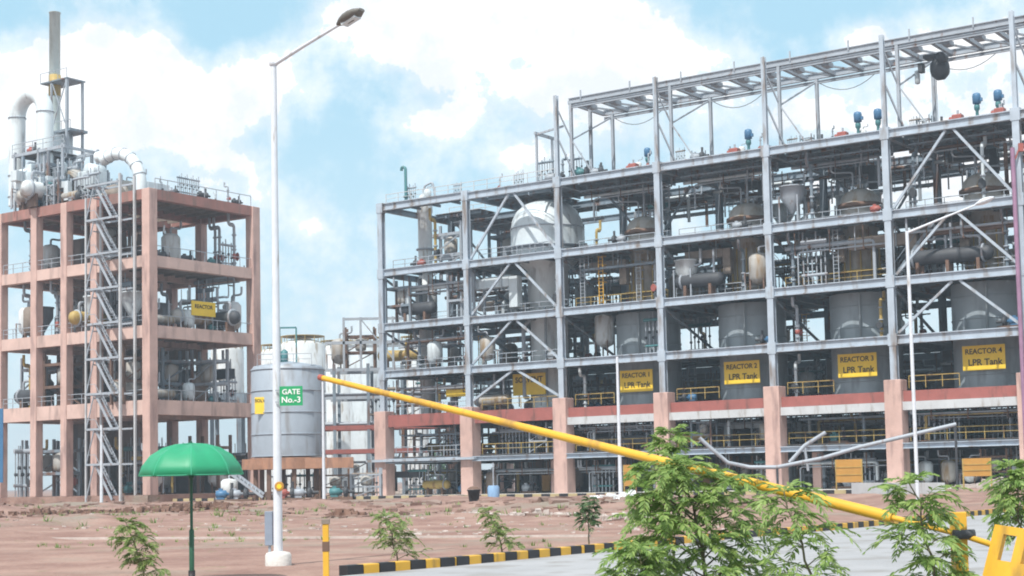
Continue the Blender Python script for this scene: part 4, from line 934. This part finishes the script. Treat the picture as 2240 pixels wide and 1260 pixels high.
t = empty('gate_sign', at(637, 866, 32.55)); tag(t, 'green rectangular sign with white lettering fixed to lamp post', 'sign')
b = MB(); b.box((-.235, -.012, -.2), (.235, .012, .2)); b.build('board', M['gsign'], t); text('GATE', .15, (0, -.02, .08), t, M['wtext'], .003); text('No.-3', .17, (0, -.02, -.085), t, M['wtext'], .003)
b = MB(); b.bar((-.33, .03, .12), (.1, .03, .12), .02, .03); b.bar((-.33, .03, -.12), (.1, .03, -.12), .02, .03); b.build('bracket', M['gpipe'], t)
t = empty('round_reflector', at(611, 1064, 32.55)); tag(t, 'small round orange reflector on the tall lamp post', 'reflector')
b = MB(); b.lathe([(.085, -.02), (.1, 0), (.085, .02)], 18, (0, 0, 0), 'y'); b.build('disc', M['orange'], t); b = MB(); b.lathe([(.05, -.03), (.05, -.02)], 14, (0, 0, 0), 'y'); b.build('lens', M['sign'], t)
for x, yb, yt, armpx, lb in ((709, 1096, 835, (740, 742), 'thin grey lamp post right of the silver tank'), (1358, 1090, 780, None, 'slim pale lamp post in front of the third bay'), (2008, 1098, 505, (2135, 448), 'white lamp post before the sixth bay with rising arm'), (222, 1104, 930, None, 'short thin pole before the stair tower'), (1960, 60, 60, None, None)):
    if lb is None: continue
    g = onz(x, yb); tp = at(x - (10 if yt < 800 and x > 1500 else 0), yt, g.y); ar = None
    if armpx: q = at(armpx[0], armpx[1], g.y - 1); ar = q - Vector((g.x, g.y, tp.z - .1)) if x > 1500 else None
    lamp(g, tp.z, .16 if g.y > 90 else .1, .09, ar, lb, 'white street lamps')
# second lamp arms of the pole in front of the sixth bay are visible crossing; white bent pipe lying over the barrier side
def pipe_px(name, lb, pts, Yd, r, mt, cat='pipe'):
    P = [at(x, y, Yd + k) for x, y, k in pts]; t = empty(name, P[0]); tag(t, lb, cat)
    b = MB(); b.tube([p - P[0] for p in P], r, 8); b.build('tube', mt, t); return t
t = pipe_px('bent_mast_arm', 'long pale bent boom sweeping across the lower right bays', [(1530, 958, 0), (1560, 985, 0), (1592, 1012, 0), (1640, 1022, 0), (1700, 1022, -1), (1800, 1002, -2), (1880, 978, -3), (1990, 952, -4), (2092, 928, -5)], 112, .14, M['gpipe'], 'boom')
o0 = at(1530, 958, 112)
b = MB(); b.tube([at(1727, 1012, 111) - o0, at(1760, 975, 111) - o0, at(1806, 946, 110.5) - o0], .14, 8); b.tube([at(1760, 978, 111) - o0, at(1768, 1030, 111) - o0], .1, 6); b.build('branch', M['gpipe'], t)
b = MB(); g = onz(1700, 1088); q = at(1700, 1022, 111) - o0; b.tube([q, Vector((q.x, q.y, -o0.z))], .09, 6); q = at(2090, 930, 107) - o0; b.tube([q, Vector((q.x, q.y + .2, -o0.z))], .09, 6); b.build('prop', M['dark'], t)

# ------------------------------------------------------------------ umbrella
Yu = 28; top_ = at(418, 970, Yu); cx = top_.x; rim = at(418, 1040, Yu).z; rr_ = 112 / F * Yu
t = empty('sun_umbrella', (cx, Yu, 0)); tag(t, 'green dome sun umbrella on a dark green pole', 'umbrella')
hd_ = top_.z - rim
b = MB(); n = 8; prof = [(.02, 1), (.3, .965), (.55, .85), (.78, .62), (.93, .3), (1.0, 0)]
segs = 48; vs = []; k_ = len(prof)
for r, z in prof:
    for j in range(segs):
        a = 2*math.pi*j/segs + .2; pan = abs(math.sin(a*4 - .8)); rr2 = rr_ * r * (1 - .065 * pan * r); vs.append((rr2*math.cos(a), rr2*math.sin(a), rim + hd_*z - .05*pan*math.sin(math.pi*min(1, r)) + .012*pan*r*r))
b.add(vs, [(i*segs+j, i*segs+(j+1) % segs, (i+1)*segs+(j+1) % segs, (i+1)*segs+j) for i in range(k_-1) for j in range(segs)], True); b.add(vs[:segs], [tuple(range(segs))])
cn_ = b.build('canopy', M['green'], t); sol = cn_.modifiers.new('s', 'SOLIDIFY'); sol.thickness = .006
ribs = MB()
for q in range(8):
    a = q*math.pi/4 + .2; ribs.tube([(rr_*r*.99*math.cos(a), rr_*r*.99*math.sin(a), rim + hd_*z - .015) for r, z in prof], .008, 4)
    ribs.tube([(0, 0, rim - .02), (rr_*.55*math.cos(a), rr_*.55*math.sin(a), rim + hd_*.83)], .007, 4)
ribs.build('ribs', M['greenpole'], t)
b = MB(); b.tube([(0, 0, 0), (0, 0, top_.z - .01)], .026, 12); b.lathe([(.026, rim-.06), (.045, rim-.05), (.045, rim+.01), (.026, rim+.02)], 12); b.lathe([(.045, 0), (.045, .9), (.03, .92)], 12); b.build('pole', M['greenpole'], t)
b = MB(); b.lathe([(.02, top_.z), (.03, top_.z+.01), (.01, top_.z+.05)], 10); b.build('finial', M['greenpole'], t)
b = MB(); b.lathe([(.26, 0), (.26, .05), (.06, .09), (.06, .2)], 20); b.build('base', M['black'], t)
b = MB()
for q in range(8):
    a = q*math.pi/4 + .2; b.tube([(rr_*r*1.004*math.cos(a), rr_*r*1.004*math.sin(a), rim + hd_*z + .004) for r, z in prof], .006, 4)
b.tube([(rr_*.985*math.cos(a), rr_*.985*math.sin(a), rim + .004) for a in [q*math.pi/16 for q in range(33)]], .007, 4); b.build('seam_piping', M['seam'], t)

# ------------------------------------------------------------------ boom barrier
tipb, piv = at(703, 826, 23.5), at(2098, 1168, 16.6)
BB = empty('boom_barrier', (piv.x, piv.y, 0)); tag(BB, 'long yellow boom barrier arm raised slanting across the view', 'barrier')
o0 = Vector((piv.x, piv.y, 0)); b = MB(); dv = (piv - tipb); mid = tipb + dv * .925
b.tube([tipb - o0, tipb + dv*.45 - o0, mid - o0], .040, 14, True, .064); b.build('arm', M['yellow'], BB)
b = MB(); b.tube([mid - o0 - dv*.004, piv - o0, at(2175, 1193, 16.2) - o0], .032, 10); b.build('arm_tail', M['yellow'], BB)
b = MB(); b.tube([tipb - o0 - dv*.004, tipb - o0 + dv*.004], .045, 14); b.build('tip_cap', M['redm'], BB)
b = MB(); x_ = -.07; b.box((x_, -.1, 0), (x_ + .13, .1, at(2100, 1120, 16.6).z)); b.build('pivot_post', M['yellow'], BB, .008)
b = MB(); b.tube([piv - o0 + Vector((-.1, -.14, 0)), piv - o0 + Vector((.12, -.14, 0))], .05, 12); b.build('pivot_pin', M['dark'], BB)
# counterweight plate with two openings
A_ = at(2180, 1148, 16.1) - o0; B_ = at(2158, 1238, 16.1) - o0; ex = (at(2330, 1170, 15.5) - at(2180, 1148, 16.1)); ey = B_ - A_
nrm = ex.cross(ey).normalized() * .03
b = MB(); cuts = [(.0, 1.0, 0, .2), (0, 1, .82, 1.25), (0, .16, .2, .82), (.36, .5, .2, .82), (.70, 1.0, .2, .82)]
for (a0, a1, c0, c1) in cuts:
    q4 = [A_ + ex*a0 + ey*c0, A_ + ex*a1 + ey*c0, A_ + ex*a1 + ey*c1, A_ + ex*a0 + ey*c1]
    b.add([p + nrm for p in q4] + [p - nrm for p in q4], [(0,1,2,3),(7,6,5,4),(0,4,5,1),(1,5,6,2),(2,6,7,3),(3,7,4,0)])
b.build('counterweight_frame', M['yellow'], BB)
# rest post for the arm
g = at(713, 1200, 24.5); t = empty('arm_rest_post', (g.x, g.y, 0)); tag(t, 'short yellow rusty post supporting the barrier arm at left', 'post')
zt = at(713, 1132, 24.5).z; b = MB(); b.box((-.045, -.045, 0), (.045, .045, zt - .1)); b.build('post', M['yellow'], t, .006); b = MB(); b.box((-.06, -.055, zt - .1), (.06, .055, zt - .03)); b.build('cap', M['brown'], t)
b = MB(); b.box((-.05, -.05, zt*.55), (.05, .05, zt*.68)); b.build('rust_patch', M['rust'], t)
# blue board at the left edge
p = at(-14, 975, 60); t = empty('blue_signboard', (p.x, p.y, 0)); tag(t, 'blue signboard edge at the far left of the view', 'sign'); b = MB(); b.box((-.36, -.03, p.z - 1.4), (.36, .03, p.z + 1.4)); b.build('board', M['blue'], t); b = MB(); b.bar((0, .06, 0), (0, .06, p.z), .1, .1); b.build('post', M['gpipe'], t)
# magenta painted vertical pipe at the right end of the structure
p = W(U[6] - .2, -.8, 0); t = empty('magenta_pole', p); tag(t, 'tall magenta and red painted pole at the right edge', 'pole')
b = MB(); b.tube([(0, 0, 0), (0, 0, 29)], .2, 8); b.build('pole', mat('magenta_paint', (.30, .17, .27), .5), t)
b = MB(); b.bar((.5, -.1, 29), (.9, -.1, 29), .3, .7); b.tube([(.2, 0, 28), (.6, 0, 29)], .07, 8); b.build('red_marker', M['redm'], t)

# ------------------------------------------------------------------ plants
def frond(lf, st, base, d, L_, droop, npair, ls, rr, wd=.26):
    d = Vector(d).normalized(); side = d.cross(Z)
    side = side.normalized() if side.length > .05 else Vector((1, 0, 0))
    P = []
    for q in range(npair + 1):
        s = q / npair; P.append(Vector(base) + d * (L_ * s) + Vector((0, 0, -droop * L_ * s * s)))
    st.tube(P[::2] + ([P[-1]] if npair % 2 else []), .004, 3, False)
    for q in range(1, npair + 1):
        s = q / npair; tan = (P[q] - P[q-1]).normalized(); w = ls * (math.sin(math.pi * min(1, .18 + s*.72)) * .75 + .3) * rr.uniform(.8, 1.2)
        for sg in ((-1, 1) if q < npair else (-1, 0, 1)):
            o = side * sg; dd = (o * (1.0 - .4*s) + tan * (.6 + .7*s) + Z * rr.uniform(-.45, .3)).normalized(); wv = tan.cross(dd).cross(dd)
            wv = (wv.normalized() if wv.length > .05 else side) * (w * wd * .5) + Z * rr.uniform(-.35, .35) * w * .25
            p0 = P[q]; m1, m2 = p0 + dd*w*.35, p0 + dd*w*.7 - Z * w * .06
            lf.add([p0, m1 - wv, m2 - wv*.75, p0 + dd*w - Z*w*.14, m2 + wv*.75, m1 + wv], [(0, 1, 2, 3), (0, 3, 4, 5)])
def plant(name, pos, h, spread, nb, nf, fl, ls, mt, lb, seed, cat='sapling', pairs=7, stemr=.018, low=.25, lean=(0, 0), shape=None):
    rr = random.Random(seed); t = empty(name, pos); tag(t, lb, cat); lf, st, tk = MB(), MB(), MB()
    tp = [Vector((0, 0, 0))]
    for q in range(1, 9): tp.append(Vector((lean[0]*(q/8)**1.5 + rr.uniform(-.02, .02)*h, lean[1]*q/8, h*.9*q/8)))
    tk.tube(tp, stemr, 8, True, stemr*.35)
    for q in range(nb):
        s = low + (.97 - low) * (q + rr.random()) / nb; k = min(7, int(s*8)); p = tp[k].lerp(tp[k+1], s*8 - k)
        a = q * 2.4 + rr.uniform(-.6, .6); R_ = spread * (shape(s) if shape else (1.05 - .65*s)) * rr.uniform(.55, 1.15)
        up_ = rr.uniform(.35, 1.0); d = Vector((math.cos(a), math.sin(a), up_)).normalized(); m_ = p + d * R_*.55; e = m_ + Vector((math.cos(a), math.sin(a), up_*.25)).normalized() * R_*.5
        tk.tube([p, m_, e], stemr*.4, 5, True, stemr*.15)
        for f in range(nf):
            u = (f + rr.random()) / nf; u = .2 + .8*u; bp = p.lerp(m_, u*2) if u < .5 else m_.lerp(e, u*2 - 1)
            fa = a + rr.uniform(-1.5, 1.5); fd = Vector((math.cos(fa), math.sin(fa), rr.uniform(-.2, .8)))
            frond(lf, st, bp, fd, fl * rr.uniform(.55, 1.15), rr.uniform(.2, .8), pairs, ls, rr)
    for f in range(nf):
        fa = rr.uniform(0, 6.28); frond(lf, st, tp[-1], (math.cos(fa), math.sin(fa), rr.uniform(.2, 1.3)), fl*rr.uniform(.6, 1), .4, pairs, ls, rr)
    lf.build('leaves', mt, t); tk.build('trunk', M['bark'], t); st.build('leaf_stalks', M['leafdry'], t); return t
def at0(x, Yd): p = at(x, 1200, Yd); return Vector((p.x, Yd, 0))
plant('sapling', at0(318, 27), 1.2, .46, 17, 7, .27, .10, M['leafdry'], 'small olive green sapling left of the umbrella', 1, lean=(-.34, 0), pairs=6, low=.12)
plant('sapling', at0(868, 31) + Vector((0, 0, .05)), 1.05, .58, 18, 6, .26, .10, M['leafdry'], 'small bushy sapling behind the left end of near kerb', 2, pairs=6, low=.1, lean=(-.2, 0))
plant('sapling', at0(1100, 34) + Vector((0, 0, .05)), 1.08, .38, 15, 6, .24, .10, M['leafdry'], 'narrow sapling behind the near kerb in the middle', 3, pairs=6, low=.1, lean=(-.3, 0))
plant('sapling', at0(1290, 36) + Vector((0, 0, .05)), 1.25, .3, 12, 6, .22, .11, M['leafdark'], 'dark leafy sapling just left of the big tree', 4, pairs=6, low=.45)
plant('leafy_tree', at0(1545, 18.5), 2.0, .95, 34, 9, .50, .115, M['leaf'], 'big bright green feathery tree overlapping the yellow barrier arm', 5, 'tree', 10, .03, .12, (-.26, 0), lambda s: 1.0 if s < .62 else 1.0 - (s - .62) * 1.9)
plant('leafy_tree', at0(1470, 20.5), 2.5, .34, 9, 8, .30, .11, M['leaf'], 'tall thin green tree rising behind the barrier arm', 6, 'tree', 7, .02, .72)
plant('leafy_tree', at0(1790, 17.2), 1.65, .52, 14, 6, .40, .11, M['leaf'], 'mid sized tree drooping right of the big tree', 7, 'tree', 8, .02, .15, (-.35, 0))
plant('leafy_tree', at0(2060, 16.2), 1.72, .5, 18, 7, .38, .11, M['leaf'], 'young tree standing beside the barrier pivot post', 8, 'tree', 8, .02, .1, (-.28, 0))
plant('leafy_tree', at0(2250, 19), 1.9, .42, 14, 8, .34, .11, M['leaf'], 'young tree cut by the right edge behind the counterweight', 9, 'tree', 8, .02, .45, (-.15, 0))
plant('low_shrub', at0(1400, 17.5), .95, .55, 16, 8, .36, .11, M['leaf'], 'low green shrub at the foot of the big tree', 10, 'shrub', 8, .015, .2)

# weeds on the dirt
rr = random.Random(21); b = MB()
for _ in range(260):
    g = onz(rr.choice((rr.uniform(80, 640), rr.uniform(-20, 1300))), rr.choice((rr.uniform(1108, 1130), rr.uniform(1130, 1200)))); g.z = hgt(g.x, g.y); hs = rr.uniform(.08, .28) * (1.4 if g.y > 70 else .7)
    for k in range(9):
        a = rr.uniform(0, 6.28); o = Vector((math.cos(a), math.sin(a), 0)); p = g + o * rr.uniform(0, hs); e = p + o * hs * .5 + Z * hs * rr.uniform(.5, 1); w_ = Vector((-o.y, o.x, 0)) * hs * .12
        b.add([p - w_, p + w_, e], [(0, 1, 2)])
o = b.build('weeds', M['leafdry']); o['kind'] = 'stuff'; tag(o, 'sparse low green weeds dotted over the reddish dirt', 'weeds')

# far treeline behind the plant
rr = random.Random(3)
for q in range(16):
    x = -160 + q*24 + rr.uniform(-6, 6); Yd = 330 + rr.uniform(-30, 30)
    t = empty('distant_tree', (x, Yd, 0)); h = rr.uniform(6, 10); lf = MB(); tk = MB()
    tk.tube([(0, 0, 0), (.2, 0, h*.6)], .3, 6, True, .1)
    for k in range(500):
        a = rr.uniform(0, 6.28); el = rr.uniform(-1, 1); rad = rr.random() ** .4; p = Vector((math.cos(a)*math.sqrt(1-el*el)*h*.9*rad, math.sin(a)*math.sqrt(1-el*el)*h*.7*rad, h*.6 + el*h*.45*rad)); d = Vector((rr.uniform(-1, 1), rr.uniform(-1, 1), rr.uniform(-1, 1))).normalized() * .5; e = d.orthogonal().normalized() * .4
        lf.add([p-d, p-e, p+d, p+e], [(0, 1, 2, 3)])
    lf.build('crown', M['leafdark'], t); tk.build('trunk', M['bark'], t); tag(t, 'distant dark green tree on the horizon behind the plant', 'tree', 'distant trees behind the plant')

# ------------------------------------------------------------------ light and sky
SUN_AZ, SUN_EL = R(-152), R(56)               # from behind left; azimuth measured from +Y clockwise
sd = Vector((math.sin(SUN_AZ)*math.cos(SUN_EL), math.cos(SUN_AZ)*math.cos(SUN_EL), math.sin(SUN_EL)))
sl = bpy.data.lights.new('sun', 'SUN'); sl.energy = 4.7; sl.angle = R(.6); sl.color = (1, .955, .88); so = bpy.data.objects.new('sun', sl); C.objects.link(so)
so.rotation_euler = sd.to_track_quat('Z', 'Y').to_euler()
w = bpy.data.worlds.new('World'); SC.world = w; w.use_nodes = True; nt = w.node_tree; N = nt.nodes; L = nt.links
bg = N['Background']; bg.inputs['Strength'].default_value = .13
sky = N.new('ShaderNodeTexSky'); sky.sky_type = 'NISHITA'; sky.sun_disc = False; sky.sun_elevation = SUN_EL; sky.sun_rotation = SUN_AZ; sky.air_density = 1.0; sky.dust_density = .6; sky.ozone_density = 1.6
tc = N.new('ShaderNodeTexCoord'); sp = N.new('ShaderNodeSeparateXYZ'); L.new(tc.outputs['Generated'], sp.inputs[0])
def mth(op, a, b=None, c=None, clamp=False):
    n = N.new('ShaderNodeMath'); n.operation = op; n.use_clamp = clamp
    for i, v in enumerate((a, b, c)):
        if v is None: continue
        if isinstance(v, (int, float)): n.inputs[i].default_value = v
        else: L.new(v, n.inputs[i])
    return n.outputs[0]
az = mth('ARCTAN2', sp.outputs['X'], sp.outputs['Y']); el = mth('ARCSINE', sp.outputs['Z'])
def nz(sc, det, vec=None, rough=.6):
    n = N.new('ShaderNodeTexNoise'); n.inputs['Scale'].default_value = sc; n.inputs['Detail'].default_value = det; n.inputs['Roughness'].default_value = rough; L.new(vec or tc.outputs['Generated'], n.inputs['Vector']); return n.outputs['Fac']
# cloud banks: azimuth, elevation, half widths (photo pixels turned into angles), weight
CL = [(210, 135, 165, 85, 1.05), (310, 215, 190, 100, 1.0), (50, 260, 170, 105, .9), (10, 40, 110, 60, -.6), (620, 620, 160, 70, .18), (430, 320, 90, 80, .55), (545, 170, 85, 70, .75), (680, 190, 60, 60, .4), (820, 50, 140, 75, .95), (1110, 30, 300, 100, 1.15), (1390, 115, 165, 75, 1.05), (950, 130, 160, 60, .5), (970, 265, 100, 38, .7), (1200, 200, 200, 60, .65), (1330, 280, 180, 60, .45), (1120, 350, 90, 40, .5), (1890, 80, 85, 45, .7), (2110, 110, 140, 45, .8), (1760, 250, 160, 60, .6), (2120, 300, 200, 120, .8), (690, 500, 55, 40, .38), (1980, 430, 250, 60, .4), (1150, 700, 200, 60, .1), (545, 360, 40, 40, .4), (470, 50, 90, 80, -.5), (600, 20, 80, 60, -.3), (760, 350, 110, 100, -.15), (1750, 20, 220, 50, -.5)]
tot = None
for (x, y, rx, ry, wt) in CL:
    r = (FW + RT*((x-1120)/F) - UPV*((y-YH)/F)).normalized(); a0 = math.atan2(r.x, r.y); e0 = math.asin(r.z)
    dx = mth('MULTIPLY', mth('SUBTRACT', az, a0), F/rx); dy = mth('MULTIPLY', mth('SUBTRACT', el, e0), F/ry)
    g = mth('MULTIPLY', mth('EXPONENT', mth('MULTIPLY', mth('ADD', mth('MULTIPLY', dx, dx), mth('MULTIPLY', dy, dy)), -1.0)), wt)
    tot = g if tot is None else mth('ADD', tot, g)
# scattered clouds over the rest of the sky
front = mth('MULTIPLY', mth('MULTIPLY', az, az), 3.0, None, True)
other = mth('MULTIPLY', mth('SUBTRACT', nz(2.2, 4), .35), 3.0); tot = mth('ADD', tot, mth('MULTIPLY', other, front))
det = mth('SUBTRACT', nz(16, 12, None, .6), .5); det2 = mth('SUBTRACT', nz(55, 8, None, .6), .5)
fld = mth('ADD', mth('ADD', tot, mth('MULTIPLY', det, 2.0)), mth('MULTIPLY', det2, 1.2))
mr = N.new('ShaderNodeMapRange'); mr.interpolation_type = 'SMOOTHSTEP'; mr.inputs[1].default_value = .42; mr.inputs[2].default_value = .62; L.new(fld, mr.inputs[0])
wisp = N.new('ShaderNodeMapRange'); wisp.interpolation_type = 'SMOOTHSTEP'; wisp.inputs[1].default_value = -.25; wisp.inputs[2].default_value = .65; wisp.inputs[4].default_value = .62; L.new(fld, wisp.inputs[0])
mask = mth('MAXIMUM', mr.outputs[0], wisp.outputs[0])
shade = N.new('ShaderNodeMix'); shade.data_type = 'RGBA'; sr = N.new('ShaderNodeMapRange'); sr.inputs[1].default_value = .38; sr.inputs[2].default_value = .56; L.new(nz(22, 12), sr.inputs[0]); L.new(sr.outputs[0], shade.inputs['Factor'])
shade.inputs['A'].default_value = (7.2, 7.6, 8.0, 1); shade.inputs['B'].default_value = (9.0, 9.0, 9.0, 1)
# thin bright veil that lifts the clear sky
veil = N.new('ShaderNodeMix'); veil.data_type = 'RGBA'; veil.inputs['Factor'].default_value = .8; L.new(sky.outputs[0], veil.inputs['A'])
vg = N.new('ShaderNodeMix'); vg.data_type = 'RGBA'; vr = N.new('ShaderNodeMapRange'); vr.inputs[1].default_value = .0; vr.inputs[2].default_value = .26; L.new(el, vr.inputs[0]); L.new(vr.outputs[0], vg.inputs['Factor'])
vg.inputs['A'].default_value = (6.3, 7.8, 8.3, 1); vg.inputs['B'].default_value = (3.9, 6.4, 7.7, 1); L.new(vg.outputs['Result'], veil.inputs['B'])
mx = N.new('ShaderNodeMix'); mx.data_type = 'RGBA'; L.new(mask, mx.inputs['Factor']); L.new(veil.outputs['Result'], mx.inputs['A']); L.new(shade.outputs['Result'], mx.inputs['B']); L.new(mx.outputs['Result'], bg.inputs['Color'])
SC.view_settings.view_transform = 'Standard'; SC.view_settings.look = 'None'; SC.view_settings.gamma = 1; SC.view_settings.exposure = 0.06
SC.cycles.max_bounces = 6; SC.cycles.transparent_max_bounces = 4; SC.cycles.filter_width = 1.9

# thin summer haze filling the air of the whole place
mb = MB(); mb.box((-1500, -1500, -1.4), (1500, 1500, 56)); hz = mb.build('haze', bpy.data.materials.new('haze')); hz['kind'] = 'stuff'; tag(hz, 'thin pale blue haze in the air over the whole plant', 'haze')
hm = hz.data.materials[0]; hm.use_nodes = True; hn = hm.node_tree; hn.nodes.clear(); ho = hn.nodes.new('ShaderNodeOutputMaterial'); hv = hn.nodes.new('ShaderNodeVolumePrincipled')
hv.inputs['Color'].default_value = (.72, .86, 1, 1); hv.inputs['Density'].default_value = .0006; hv.inputs['Anisotropy'].default_value = .2; hn.links.new(hv.outputs[0], ho.inputs['Volume'])
